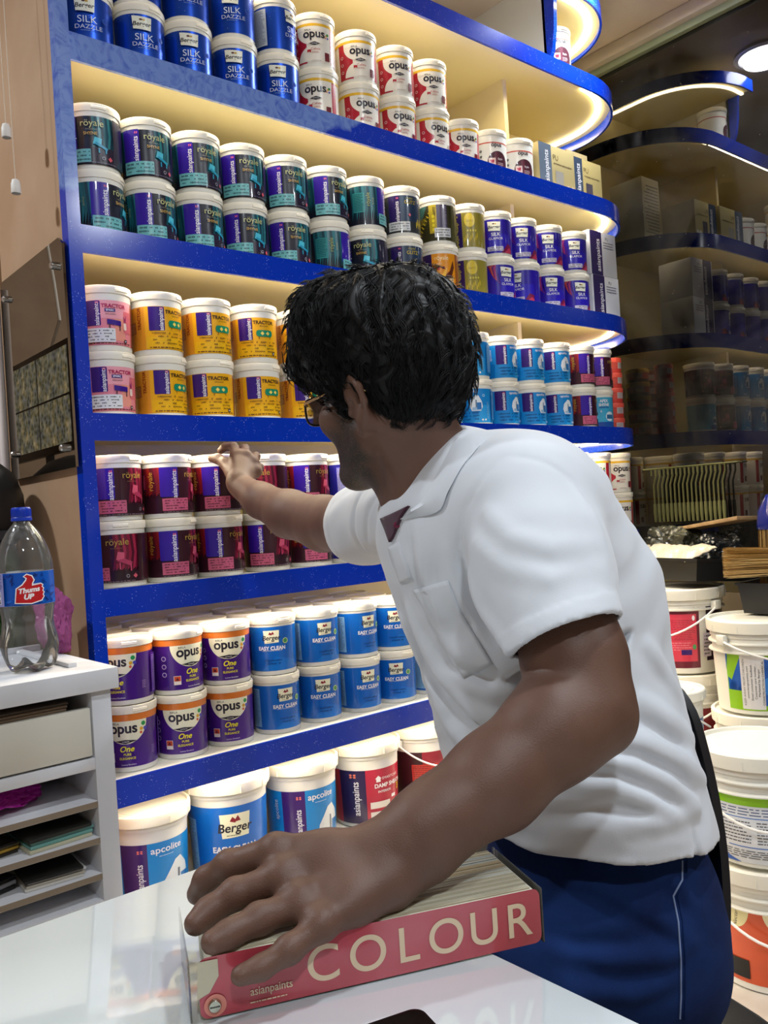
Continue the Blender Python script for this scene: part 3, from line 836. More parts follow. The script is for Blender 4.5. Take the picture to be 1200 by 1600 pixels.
# bay 0 : (X, kind top layer or None, kind bottom layer, turn top, turn bottom)
def rowpair(bay, zt, lst):
    for X, kt, kb, ot, ob in lst:
        CY = 1.848 if X < 2.5 else 1.864 if X < 2.7 else 1.877
        if X < 0.8: X = 0.781
        elif X < 0.95: X = 0.9065
        if kb: put(kb, X, CY + random.Random(int(X * 997)).uniform(-.002, .003), zt + LIFT, ob, bay, 'lower')
        if kt: put(kt, X + random.Random(int(X * 1997)).uniform(-.001, .001), CY, zt + C_H + 2 * LIFT, ot, bay, 'upper')
T = [t for t in TOPS]
rowpair(0, T[1], [(0.785, 'silk', 'silk', 0, 0), (0.906, 'silk', 'silk', 8, 8), (1.03, 'silk', 'silk', 10, 6), (1.16, 'silk', 'silk', 0, 2), (1.288, 'silk', 'silk', 50, 4),
    (1.415, 'opus', 'opus', 4, -2), (1.560, 'opus', 'opus', 14, 24), (1.700, 'opus', 'opus', 18, 24), (1.835, 'opus', 'opus', 20, 34), (1.965, None, 'opus', 16, 20), (2.096, None, 'style', 0, 10), (2.222, None, 'style', 0, 10)])
rowpair(1, T[2], [(0.785, 'shyne', 'shyne', -18, 40), (0.905, 'shyne', 'shyne', 4, 22), (1.033, 'shyne', 'shyne', 12, 20), (1.160, 'shyne', 'shyne', 4, 6), (1.290, 'shyne', 'shyne', 10, 8),
    (1.423, 'shyne', 'shyne', 24, 88), (1.556, 'shyne', 'shyne', 92, -26), (1.692, 'glitz', 'glitz', 16, 14), (1.838, 'gold', 'orange', -6, 0), (1.968, 'bangla', 'bangla', -4, -4),
    (2.092, 'glamor', 'glamor', 4, 34), (2.2165, 'glamor', 'glamor', 12, -20), (2.350, 'glamor', 'glamor', 12, 16), (2.485, 'glamor', 'glamor', 18, 30)])
rowpair(2, T[3], [(0.785, 'sparc', 'sparc', 8, 14), (0.905, 'tractor', 'tractor', 34, 36), (1.035, 'tractor', 'tractor', 28, 10), (1.169, 'tractor', 'tractor', 12, 26), (1.305, 'tractor', 'tractor', 20, 34), (1.44, 'tractor', 'tractor', 20, 20), 
    (1.82, 'apco', 'apco', 0, 0), (1.950, 'apco', 'apco', -22, -14), (2.080, 'apco', 'apco', 44, 34), (2.212, 'apco', 'apco', 38, 34), (2.352, 'apco', 'apco', 26, 24), (2.487, 'royale', 'royale', 62, 60), (2.611, 'royale', 'apex', 48, 6)])
rowpair(3, T[4], [(0.785, 'royale', 'royale', 16, -26), (0.900, 'royale', 'royale', 42, 32), (1.033, 'royale', 'royale', 26, 26), (1.169, 'royale', 'royale', -30, 10), (1.300, 'royale', 'royale', 26, 40), (1.432, 'blueback', 'blueback', 0, 10),
    (1.565, 'blueback', 'blueback', -12, 20), (2.28, 'opus', 'opus', 20, 20), (2.42, 'opus', 'opus', 20, 30), (2.572, 'opus', 'opus', -2, 24), (2.712, 'opus', 'opus', 26, 16)])
rowpair(4, T[5], [(0.790, 'one', 'one', -24, -10), (0.905, 'one', 'one', 32, 4), (1.033, 'one', 'one', 6, 2), (1.168, 'easy', 'easy', -2, 24), (1.302, 'easy', 'easy', 24, 12), (1.436, 'easy', 'easy', 38, 26), (1.566, 'easy', 'easy', 8, 4), (1.70, 'easy', 'easy', 60, 60)])
# cans standing behind the front ones on the fifth shelf, only their lids show
for i, X in enumerate((0.79, 0.915, 1.045, 1.18, 1.315, 1.45, 1.58)):
    key = 'one' if i < 3 else 'easy'
    put(key, X, 1.979, T[5] + LIFT, 5, 4, 'hind lower'); put(key, X, 1.979, T[5] + C_H + 2 * LIFT, 8, 4, 'hind upper')
    put(key, X + 0.03, 2.106, T[5] + LIFT, 5, 4, 'back lower'); put(key, X + 0.03, 2.106, T[5] + C_H + 2 * LIFT, 8, 4, 'back upper')
for X, Y in ((2.575, 2.02), (2.702, 2.02), (2.822, 2.09)):
    put('opus', X, Y, T[4] + LIFT, 30, 3, 'hind lower'); put('opus', X, Y, T[4] + C_H + 2 * LIFT, 10, 3, 'hind upper')
for X, Y in ((2.44, 2.0),): put('style', X, 1.83, T[0] + LIFT, 12, -1, 'only')
proto('yellowtub', 'plastic_tub', 0.048, 0.056, art_tub, z0=0.008, lidmat=mat('d8b028', 0.4), tubmat=mat('3a3228', 0.35), lip=False)
proto('browntub', 'plastic_tub', 0.054, 0.056, art_tub, z0=0.008, lidmat=mat('7a3a34', 0.4), tubmat=mat('3a2a28', 0.35), lip=False)
DESC.update(yellowtub='yellow lidded plastic tub', browntub='brown lidded plastic tub')
for i in range(5):
    put('yellowtub', 2.80, 2.035, T[3] + LIFT + i * 0.0566, 90, 2, 'tub%d' % i); put('browntub', 2.685, 2.055, T[3] + LIFT + i * 0.0566, 90, 2, 'tub%d' % i)
for i in range(5): put('redtub', 2.793, 1.916, T[3] + LIFT + i * 0.0566, 15 + 8 * i, 2, 'tub%d' % i)

TUBW = ['bottom one', 'second from the bottom', 'middle one', 'second from the top', 'topmost']
LAYER = {'lower': 'lower', 'upper': 'upper', 'hind lower': 'second row back lower', 'hind upper': 'second row back upper',
         'back lower': 'rearmost lower', 'back upper': 'rearmost upper'}
for (key, bay, layer), lst in _rows.items():
    lst.sort(key=lambda q: q[0]); n = len(lst)
    for i, (x, o) in enumerate(lst):
        if key.endswith('tub'):
            tag(o, '%s at the third shelf end, %s of its stack' % (DESC[key].replace('small ', ''), TUBW[int(layer[3:])]), 'tub', DESC[key] + 's in a stack'); continue
        if layer == 'only':
            tag(o, 'white paint can with thin red line standing alone under the canopy', 'paint can'); continue
        if n == 1: where = ''
        elif i == 0: where = ', leftmost'
        elif i == n - 1: where = ', rightmost'
        else: where = ', %s in line' % ORD[i]
        tag(o, '%s, %s, %s layer%s' % (DESC[key], BAY[bay], LAYER[layer], where), 'paint can', DESC[key].replace('paint can', 'paint cans') + ' on the ' + BAY[bay])
# ------------------------------------------------------------------ larger buckets
def rim_prof(r, h, k=1.0):
    return [(r * 0.955, h - 0.045 * k), (r * 1.03, h - 0.044 * k), (r * 1.03, h - 0.040 * k), (r * 0.962, h - 0.039 * k)]


def make_bucket(kind, r, h, art=None, ks=1.0, hs=1.0, z0=0.02, body='ebe9e0', lidc='efece0', handle=None, ribs=2, handle_rot=0, z_lid=0.05, slack=False, k=1.0):
    root = empty(kind, (0, 0, 0)); mb = mat(body, 0.36); ml = mat(lidc, 0.40)
    def rr(z): return r * (0.86 + 0.09 * z / h)
    b = B(); pr = [(0.0001, 0.004), (rr(0) * 0.93, 0.004), (rr(0) * 0.95, 0.0), (rr(0), 0.003)]
    top = h - 0.045 * k
    pr += [(rr(top * t), top * t) for t in (0.1, 0.3, 0.6, 0.85)]
    z = h - (0.045 + 0.026 * ribs) * k
    pr.append((rr(z), z))
    for i in range(ribs):
        pr += [(rr(z), z), (r * 1.0, z + 0.003 * k), (r * 1.0, z + 0.006 * k), (rr(z) * 1.01, z + 0.009 * k), (rr(z) * 1.012, z + 0.024 * k)]; z += 0.026 * k
    pr += [(r * 0.962, h - 0.05 * k), (r * 0.962, h - 0.008)]
    b.lathe(pr, mb, 56); b.build('bucket_body', parent=root)
    b = B()
    b.lathe([(r * 0.99, h - 0.036 * k), (r * 1.025, h - 0.035 * k), (r * 1.035, h - 0.012 * k), (r * 1.03, h - 0.004 * k), (r * 1.0, h), (r * 0.96, h - 0.001), (r * 0.94, h - 0.009 * k), (r * 0.70, h - 0.008 * k), (r * 0.68, h - 0.006 * k), (0.0001, h - 0.006 * k)], ml, 56)
    for i in range(10):
        a = 2 * math.pi * i / 10
        b.box((r * 1.03 * math.cos(a) - 0.0012, r * 1.03 * math.sin(a) - 0.0012, h - 0.034 * k), (r * 1.03 * math.cos(a) + 0.0012, r * 1.03 * math.sin(a) + 0.0012, h - 0.014 * k), ml)
    b.build('lid', parent=root)
    if art:
        sh = Sheet(); art(sh)
        def fn(s, hh, lift):
            z = z0 + hh * hs / 1000.0; a = s * ks / 1000.0 / (r * 0.92) - math.pi / 2
            q = rr(z) + 0.0005 + lift / 1000.0
            return (q * math.cos(a), q * math.sin(a), z)
        sh.mesh(fn, step=6.0 / ks * 1.5).build('label', parent=root, ang=60)
    if handle is not None:          # wire or strap bail hanging on two lugs
        hd = B(); zz = h - 0.055 * k; R_ = r * 1.03
        for sg in (-1, 1):
            hd.box((sg * R_ - 0.010 * k, -0.014 * k, zz - 0.014 * k), (sg * R_ + 0.010 * k, 0.014 * k, zz + 0.014 * k), mb, 0.003)
        drop = handle
        pts = []
        for i in range(25):
            t = math.pi * i / 24
            x = R_ * 1.05 * math.cos(t); u = math.sin(t)
            pts.append((x, -R_ * 1.06 * u if u > 0 else 0, zz - drop * u))
        hd.tube(pts, 0.0028 * k + 0.0006, mat('f4f2ee', 0.4), 8, flat=1.0)
        o = hd.build('handle', parent=root); o.rotation_euler = (0, 0, handle_rot)
    return root


def face_to(o, X, Y, z, off=0):
    o.location = (X, Y, z); o.rotation_euler = (0, 0, math.atan2(-Y, -X) + math.pi / 2 + math.radians(off))


def art_bigapco(s):
    s.rect(-170, 0, 170, 98, L_('1783cf')); s.rect(-52, 0, -14, 98, L_('3a1668'))
    s.text(-24, 40, 'asianpaints', 14, TXW, rot=90, bold=0.012); logo_birds(s, -24, 86, 2.4, L_('e8766a'))
    s.text(14, 84, 'apcolite', 15, TXW, bold=0.012); s.lines(2, 74, 30, 76, 1, TXW, 2)
    s.poly([(4, 0), (8, 34), (26, 62), (36, 66), (48, 50), (54, 20), (54, 0)], L_('e6ecf2')); s.rect(36, 8, 52, 36, L_('2a78c0')); s.rect(30, 20, 34, 46, L_('5a6878')); s.rect(8, 6, 36, 12, L_('8f9eb0'))
    s.text(-62, 66, 'apcolite', 11, TXW, rot=90)

def art_bigeasy(s):
    s.rect(-170, 0, 170, 104, L_('1066c4')); s.rect(-92, 0, -54, 84, L_('8fc4ea')); s.lines(-90, 2, -56, 82, 26, L_('4a6a90'), 3)
    berger_logo(s, 10, 74, 1.35); s.text(8, 40, 'EASY CLEAN', 12, TXW, bold=0.035)

def art_damp(s):
    s.rect(-170, 0, 170, 98, L_('b32440')); s.rect(-62, 0, -14, 98, L_('28184a'))
    s.text(-30, 46, 'asianpaints', 17, TXW, rot=90, bold=0.012); logo_birds(s, -36, 88, 3.4, L_('e87a5a'))
    s.poly([(2, 80), (8, 86), (14, 80), (12, 80), (12, 74), (4, 74), (4, 80)], TXW); s.text(34, 80, 'SMARTCARE', 7, TXW); s.text(32, 67, 'DAMP SHEATH', 10.5, TXW, bold=0.03, wide=0.9)
    s.text(20, 56, 'INTERIOR', 6, TXW, bold=0.02); s.text(54, 56, '3', 16, L_('d8d830'), bold=0.04); s.rect(-8, 26, 30, 38, L_('eee6e0')); s.rect(-8, 10, 34, 20, L_('eee6e0')); s.rect(34, 40, 44, 46, TXW)

def art_redback(s):
    s.rect(-170, 0, 170, 98, L_('8c1f30')); s.rect(-170, 0, -10, 98, L_('3a1a22')); s.rect(-30, 40, 26, 74, L_('c23a34'), 1); s.lines(-28, 42, 24, 72, 8, L_('6a1a1e'), 4)
    for k in range(4): s.poly([(30 + k * 8, 90), (40 + k * 8, 96), (46 + k * 8, 60), (38 + k * 8, 70)], L_('a82c3c'))

S5 = 0.30 + 0.0006
for (X, r, h, art, nm, hd, ro, off, lb) in (
    (0.833, 0.097, 0.212, art_bigapco, 'paint_bucket', None, 0, 12, 'large sky blue paint bucket with purple strip, bottom shelf, beside the white rack'),
    (1.043, 0.104, 0.232, art_bigeasy, 'paint_bucket', None, 0, 0, 'large bright blue paint bucket with cream crest on the bottom shelf'),
    (1.262, 0.100, 0.222, art_bigapco, 'paint_bucket', None, 0, 20, 'large sky blue paint bucket, bottom shelf, between bright blue and crimson ones'),
    (1.480, 0.100, 0.222, art_damp, 'paint_bucket', None, 0, 14, 'large crimson paint bucket with dark purple strip on the bottom shelf'),
    (1.697, 0.100, 0.222, art_redback, 'paint_bucket', 0.07, 0.7, 10, 'dark red paint bucket with white strap handle, partly behind the forearm'),
    (1.93, 0.100, 0.222, art_bigeasy, 'paint_bucket', None, 0.4, 10, 'blue paint bucket on the bottom shelf, rightmost of its row')):
    o = make_bucket(nm, r, h, art, ks=1.62, hs=(h - 0.075) / 0.1, z0=0.012, handle=hd, handle_rot=ro, ribs=0, lidc='f2ecd8', k=0.75)
    face_to(o, X, 1.905, S5, off); tag(o, lb, 'bucket', 'large buckets on the bottom shelf')

def art_pinkback(s):
    s.rect(-48, 0, 34, 92, L_('6a1a30')); s.rect(-44, 10, 28, 82, L_('d23a52')); s.lines(-42, 42, 26, 74, 12, L_('8c1a34'), 3); s.lines(-42, 26, 26, 40, 4, L_('e88a98'), 5)
    s.rect(-6, 20, 16, 28, L_('3a1a6a')); s.disc(22, 32, 4, L_('4a9a5a')); s.disc(22, 76, 3, TXW, 4)
    s.rect(50, 10, 120, 92, L_('2a1624')); s.rect(42, 16, 62, 52, L_('d8ccd8')); s.code(43, 18, 61, 50, 6, INK, 4)

def art_greenblue(s):
    s.rect(-60, 0, 80, 92, L_('8ec41e')); s.poly([(-58, 30), (-30, 82), (80, 82), (80, 8), (10, 8), (-20, 30), (-58, 50)], L_('1458b8')); s.poly([(-10, 40), (40, 60), (80, 40), (80, 20), (20, 24)], L_('2f7fd8'))
    s.rect(-30, 2, 14, 86, L_('e8e6e8'), 1); 
    for k in range(6): s.text(-24 + 7 * k, 44, ['KEEP AWAY FROM CHILDREN', 'www.bergerpaints.com', 'Email consumer feedback', 'Customer care number', 'Marketed by Berger', 'CONSTRUCTION CHEMICAL'][k], 5.4, INK, rot=90)
    s.poly([(-60, 60), (-56, 84), (-60, 92)], L_('1458b8'))

def art_greentext(s):
    s.rect(-90, 78, 90, 90, L_('8cc81e')); s.rect(-90, 0, 90, 78, L_('dfe3ea')); s.lines(-84, 64, 84, 76, 3, L_('4a5a8a'), 3); s.rect(-84, 61, 80, 62.2, L_('2a6ac0'))
    s.lines(-84, 26, -20, 58, 7, L_('4a4e5a'), 4); s.lines(-14, 26, 60, 58, 8, L_('4a4e5a'), 5); s.rect(-60, 21, 20, 22.2, L_('2a6ac0')); s.lines(-84, 6, 80, 18, 4, L_('4a4e5a'), 6)
    s.poly([(-90, 0), (-90, 14), (-40, 0)], L_('1a56b4')); s.poly([(40, 0), (90, 14), (90, 0)], L_('8fb8e0'))

def art_orange_b(s):
    s.rect(-110, 0, 110, 96, L_('d4552c')); s.disc(4, 96, 26, L_('eee6c0'), 26, n=30, a0=-180, a1=0); s.text(4, 84, 'opus', 13, INK, bold=0.03); s.text(-2, 91.5, 'BIRLA', 3.6, INK)
    s.disc(-62, 96, 22, L_('e8e0a8'), 26, n=24, a0=-180, a1=0); s.text(-60, 82, 'Nectar', 8, INK, rot=80, shear=0.3)
    for k in range(3): s.disc(-10, 48 - 11 * k, 4.4, L_('f0e8e8')); s.disc(-10, 48 - 11 * k, 2.4, L_('3a3a5a'), n=8); s.lines(-3, 45 - 11 * k, 8, 51 - 11 * k, 2, L_('f0d0c4'), k)
    s.rect(-14, 60, 40, 60.8, L_('f0d0c4')); s.rect(-14, 68, 40, 68.8, L_('f0d0c4')); s.rect(-78, 6, -44, 30, mat('151515', 0.5))

def art_darkred(s):
    s.rect(-80, 0, 80, 90, L_('7a1e26')); s.text(-10, 50, 'Royale', 15, L_('e6d0c8')); s.lines(-24, 30, 16, 36, 1, L_('e6d0c8'), 3)

def art_wlab(s):
    s.rect(-80, 6, 80, 84, L_('c9d2da')); s.rect(-80, 60, 80, 84, L_('3a64a4')); s.lines(-60, 12, 60, 54, 9, L_('5a5f6a'), 3)

def stack(x, y, specs, cat='bucket'):
    z = 0.0006
    for (r, h, art, off, hd, ro, lb, kw) in specs:
        o = make_bucket('paint_bucket', r, h, art, handle=hd, handle_rot=ro, **kw)
        face_to(o, x, y, z, off); tag(o, lb, cat, 'stacked white buckets on the floor'); z += h + 0.0006

KB = dict(ks=1.5, hs=1.75, z0=0.02, ribs=2)
def at(x, y, d): q = P(x, y, d); return float(q[0]), float(q[1])
stack(*at(1184, 1180, 2.06), [
    (0.142, 0.284, art_orange_b, 10, 0.11, 0.2, 'big white bucket with orange label and black square, at floor level front right', dict(ks=1.6, hs=1.8, z0=0.018, ribs=2)),
    (0.140, 0.262, art_greentext, 4, 0.11, 0.1, 'white bucket with green band and rows of small print, atop the orange labelled one', dict(ks=1.5, hs=1.70, z0=0.012, ribs=2))])
stack(*at(1184, 1000, 2.56), [
    (0.138, 0.250, art_wlab, 10, None, 0, 'white bucket at floor level under the green and blue labelled stack', dict(ks=1.5, hs=1.5, z0=0.02, ribs=2)),
    (0.138, 0.250, art_wlab, 30, None, 0, 'white bucket with pale print, directly below the green and blue labelled one', dict(ks=1.5, hs=1.5, z0=0.02, ribs=2)),
    (0.138, 0.270, art_greenblue, -4, 0.06, 0.9, 'white bucket with lime green and blue label and white address sticker', dict(ks=1.5, hs=1.85, z0=0.014, ribs=2))])
stack(*at(1066, 1000, 2.85), [
    (0.138, 0.286, art_darkred, 10, None, 0, 'white bucket at floor level under the pink labelled stack', KB),
    (0.138, 0.286, art_darkred, 14, 0.10, -0.6, 'white bucket with dark red label under the pink labelled one', KB),
    (0.138, 0.272, art_pinkback, 2, 0.10, -0.75, 'white bucket with pink back label carrying the black trays', dict(ks=1.5, hs=2.1, z0=0.02, ribs=1))])
stack(*at(1043, 1066, 2.3), [
    (0.092, 0.211, art_wlab, 10, None, 0, 'small white bucket at floor level behind the chair', dict(ks=1.2, hs=1.4, ribs=0, k=0.7)),
    (0.092, 0.211, art_wlab, 40, None, 0, 'small white bucket behind the chair, middle of three', dict(ks=1.2, hs=1.4, ribs=0, k=0.7)),
    (0.092, 0.211, art_wlab, 80, 0.07, 0.5, 'small white bucket behind the chair, topmost of three', dict(ks=1.2, hs=1.4, ribs=0, k=0.7))])

# ------------------------------------------------------------------ cartons on the shelves
def carton(X0, X1, Y0, Y1, z0, h, face, strip, sidec, art, label, group):
    root = empty('paint_carton', ((X0 + X1) / 2, (Y0 + Y1) / 2, z0)); w_ = (X1 - X0); d_ = (Y1 - Y0)
    b = B(); b.box((-w_ / 2, -d_ / 2, 0), (w_ / 2, d_ / 2, h), mat(face, 0.5), 0.0015); b.build('box_body', parent=root)
    sh = Sheet(); art(sh, w_ * 1000, h * 1000, strip)
    if sidec: 
        b = B(); b.box((-w_ / 2 - 0.0004, -d_ / 2 + 0.002, 0.002), (-w_ / 2 + 0.001, d_ / 2 - 0.002, h - 0.002), mat(sidec, 0.5)); b.build('side_face', parent=root)
    sh.mesh(lambda s, hh, l: (s / 1000 - w_ / 2, -d_ / 2 - 0.0004 - l / 1000, hh / 1000), step=500).build('print', parent=root, ang=0)
    tag(root, label, 'box', group); return root

def art_pu(s, W, H, strip, sq='4a4450'):
    s.rect(0, 0, W * 0.34, H, mat(strip, 0.4)); s.text(W * 0.22, H * 0.5, 'asianpaints', H * 0.2, TXW, rot=90, bold=0.01)
    k = mat('6a5a3a', 0.5); s.text(W * 0.46, H * 0.76, 'PU', H * 0.16, k, left=False); s.lines(W * 0.4, H * 0.60, W * 0.95, H * 0.66, 1, k, 3)
    s.rect(W * 0.44, H * 0.12, W * 0.66, H * 0.48, mat(sq, 0.4)); s.disc(W * 0.78, H * 0.16, H * 0.06, mat('d8d4cc')); s.disc(W * 0.91, H * 0.16, H * 0.06, mat('d8d4cc'))

def art_pw(s, W, H, strip):
    s.rect(W * 0.04, 0, W * 0.46, H, mat(strip, 0.4), 4); s.text(W * 0.34, H * 0.46, 'asianpaints', H * 0.2, TXW, rot=90, bold=0.01)
    k = mat('5a5a78', 0.5); s.text(W * 0.66, H * 0.86, 'PU', H * 0.1, k); s.lines(W * 0.52, H * 0.62, W * 0.92, H * 0.8, 3, k, 3)

def art_plain(s, W, H, strip):
    s.lines(W * 0.08, H * 0.1, W * 0.92, H * 0.9, 16, mat('8a8a80', 0.5), 5)

carton(2.288, 2.478, 1.80, 1.95, T[1] + 0.0006, 0.158, 'b5a472', '5f6b7c', None, lambda s, W, H, st: art_pu(s, W, H, st, '9a958c'), 'gold coloured carton with faded grey strip, top shelf, beside round white can', 'cartons on the shelves')
carton(2.486, 2.655, 1.815, 1.965, T[1] + 0.0006, 0.158, 'b5a26a', '3c4a60', None, art_pu, 'gold coloured carton with dark strip, at the rounded end of the top shelf', 'cartons on the shelves')
carton(2.665, 2.79, 1.965, 2.12, T[1] + 0.0006, 0.275, 'f0e8c8', '3c4a60', 'e0b830', art_plain, 'tall cream carton with yellow side behind the gold cartons', 'cartons on the shelves')
carton(2.556, 2.716, 1.812, 1.96, T[2] + 0.0006, 0.157, 'dcdde2', '2c1a58', None, art_pw, 'white carton with purple strip, lower of two at the shelf end', 'cartons on the shelves')
carton(2.552, 2.712, 1.812, 1.96, T[2] + 0.1582, 0.157, 'dcdde2', '2c1a58', None, art_pw, 'white carton with purple strip, upper of two at the shelf end', 'cartons on the shelves')

# ------------------------------------------------------------------ white rack with drawer on the left
M_RACK = noise_col('dcdde2', 'd0d2d8', 5, 0.3, 0.7, 0.45); M_RIN = mat('b9b6b0', 0.6); M_EDGE = mat('8d7f6e', 0.7)
rk = empty('storage_rack', (0.1, 1.68, 0)); RO = (0.1, 1.68, 0)
tag(rk, 'white laminate rack with drawer and open pigeonhole shelves', 'rack')
def rp(b, n): return b.build(n, parent=rk, origin=RO)
XL, XR, YF, YB, ZT = -0.45, 0.603, 1.50, 1.87, 0.905
b = B(); b.box((XL - 0.02, YF - 0.012, ZT - 0.038), (XR + 0.012, YB, ZT), M_RACK, 0.002)
b.box((XR + 0.0125, YF - 0.008, ZT - 0.034), (XR + 0.0135, YF + 0.03, ZT - 0.004), M_EDGE); rp(b, 'top_board')
b = B(); b.box((XL, YB - 0.012, ZT), (XR, YB + 0.0, ZT + 0.012), M_RACK, 0.001); b.box((XR - 0.05, YF + 0.06, ZT), (XR - 0.035, YB - 0.014, ZT + 0.008), M_RACK, 0.001); rp(b, 'edge_strip')
b = B(); b.box((XR - 0.035, YF, 0), (XR, YB, ZT - 0.038), M_RACK, 0.001); rp(b, 'side_board')
b = B(); b.box((XL, YF, 0), (XL + 0.02, YB, ZT - 0.038), M_RACK, 0.001); rp(b, 'side_board')
b = B(); b.box((XL + 0.02, YB - 0.012, 0), (XR - 0.035, YB, ZT - 0.04), mat('9a948c', 0.7)); rp(b, 'back_board')
for z in (0.750, 0.675, 0.611, 0.548, 0.50):
    b = B(); t = 0.020 if z == 0.750 else 0.012
    b.box((XL + 0.02, YF, z - t), (XR - 0.035, YB - 0.012, z), M_RACK, 0.001)
    if z < 0.7 and z > 0.5: b.box((XL + 0.02, YF - 0.0006, z - t + 0.001), (XR - 0.035, YF, z - 0.001), M_EDGE)
    rp(b, 'shelf_board')
for X in (-0.10, 0.20):
    b = B(); b.box((X, YF + 0.01, 0.0), (X + 0.012, YB - 0.012, 0.4885), M_RACK); rp(b, 'divider')
b = B(); b.box((XL + 0.03, YF + 0.002, 0.754), (XR - 0.038, YF + 0.018, 0.838), mat('d2cec2', 0.5), 0.001); b.box((XL + 0.03, YF + 0.019, 0.754), (XR - 0.05, YB - 0.03, 0.765), M_RIN); rp(b, 'drawer')
def rackthing(name, b, lb, cat, o): return tag(b.build(name, origin=o), lb, cat)

def crumple(name, c, rad, m, seed, label, cat, sq=2.4, amp=0.25, twist=0.0):
    bm = bmesh.new(); bmesh.ops.create_icosphere(bm, subdivisions=5, radius=1.0)
    rd = random.Random(seed); dirs = [Vector((rd.gauss(0, 1), rd.gauss(0, 1), rd.gauss(0, 1))).normalized() for _ in range(22)]
    offs = [rd.uniform(0.55, 1.0) for _ in dirs]
    from mathutils import noise as _ns
    for q in bm.verts:
        n = q.co.normalized(); f = 10.0
        for d, o_ in zip(dirs, offs):
            dp = n.dot(d)
            if dp > 0.2: f = min(f, (o_ * (1 + amp)) / dp)
        f = min(f, 1.15) * (1 + .20 * _ns.noise(n * 2.3 + Vector((seed, 0, 0))) + .09 * (1 - 2 * abs(_ns.noise(n * 5.5 + Vector((0, seed, 0))))) + .035 * (1 - 2 * abs(_ns.noise(n * 13))))
        p = n * f
        s_ = (abs(p.x) ** sq + abs(p.y) ** sq + abs(p.z) ** sq) ** (1 / sq)
        q.co = Vector((p.x * rad[0], p.y * rad[1], p.z * rad[2]))
        if q.co.z < -rad[2] * 0.8: q.co.z = -rad[2] * 0.8
    b = B(); b.bm(bm, m); o = b.build(name, ang=28); o.location = c; tag(o, label, cat); return o

M_PINK = mat('b01f8e', 0.22, trans=0.35, ior=1.2); 
crumple('plastic_bag', (0.425, 1.62, 0.675 + 0.022), (0.085, 0.085, 0.024), mat('a81c90', 0.25), 3, 'crumpled magenta plastic bag on the first open rack shelf', 'bag')
crumple('plastic_bag', (0.610, 1.80, ZT + 0.058), (0.030, 0.055, 0.070), mat('c86aa8', 0.25, trans=0.5, ior=1.15), 5, 'sheer pink plastic bag behind the soda bottle', 'bag')

def pad(name, x0, x1, y0, y1, z, t, cols, label, cat, rz=0.0, ncurl=0):
    cx, cy = (x0 + x1) / 2, (y0 + y1) / 2
    root = empty(name, (cx, cy, z), rz); tag(root, label, cat)
    n = len(cols)
    for i, c in enumerate(cols):
        b = B(); j = 0.003 * ((i * 7) % 3 - 1)
        b.box((x0 - cx + j, y0 - cy + j, t * i / n), (x1 - cx + j, y1 - cy + j, t * (i + 1) / n - 0.0004), mat(c, 0.45), min(0.001, t / n / 3)); b.build('cover' if i in (0, n - 1) else 'pages', parent=root)
    return root
pad('notebook', 0.448, 0.558, 1.515, 1.70, 0.611 + 0.0004, 0.024, ['c8c4a8', '74a8a0', '8fc4bc', '2a2a26'], 'teal edged notebook with black cover on a rack shelf', 'book', 0.06)
pad('folder', 0.452, 0.550, 1.515, 1.70, 0.548 + 0.0004, 0.018, ['d0ccc4', 'b8b0a0', 'c8c8c8', '20201e'], 'clear sleeve folder with grey papers on a rack shelf', 'folder', -0.08)
pad('notebook', 0.27, 0.430, 1.53, 1.70, 0.611 + 0.0004, 0.02, ['3a342c', 'c8a040', '8a7a5a', '2a241e'], 'worn notebook with yellow page edges on the rack, left side', 'book', 0.2)
pad('folder', 0.27, 0.415, 1.53, 1.72, 0.548 + 0.0004, 0.02, ['2a2a2a', 'b8bcc4', '1c1c1e'], 'black folder with curling white paper on the rack, left side', 'folder', 0.3)
pad('paper_stack', 0.10, 0.53, 1.515, 1.72, 0.8385, 0.014, ['6f5c48', '8a7560', '54473a'], 'brown papers lying above the drawer under the rack top', 'paper', 0.02)
for (x0, x1) in ((0.24, 0.36), (0.0, 0.18)):
    pass

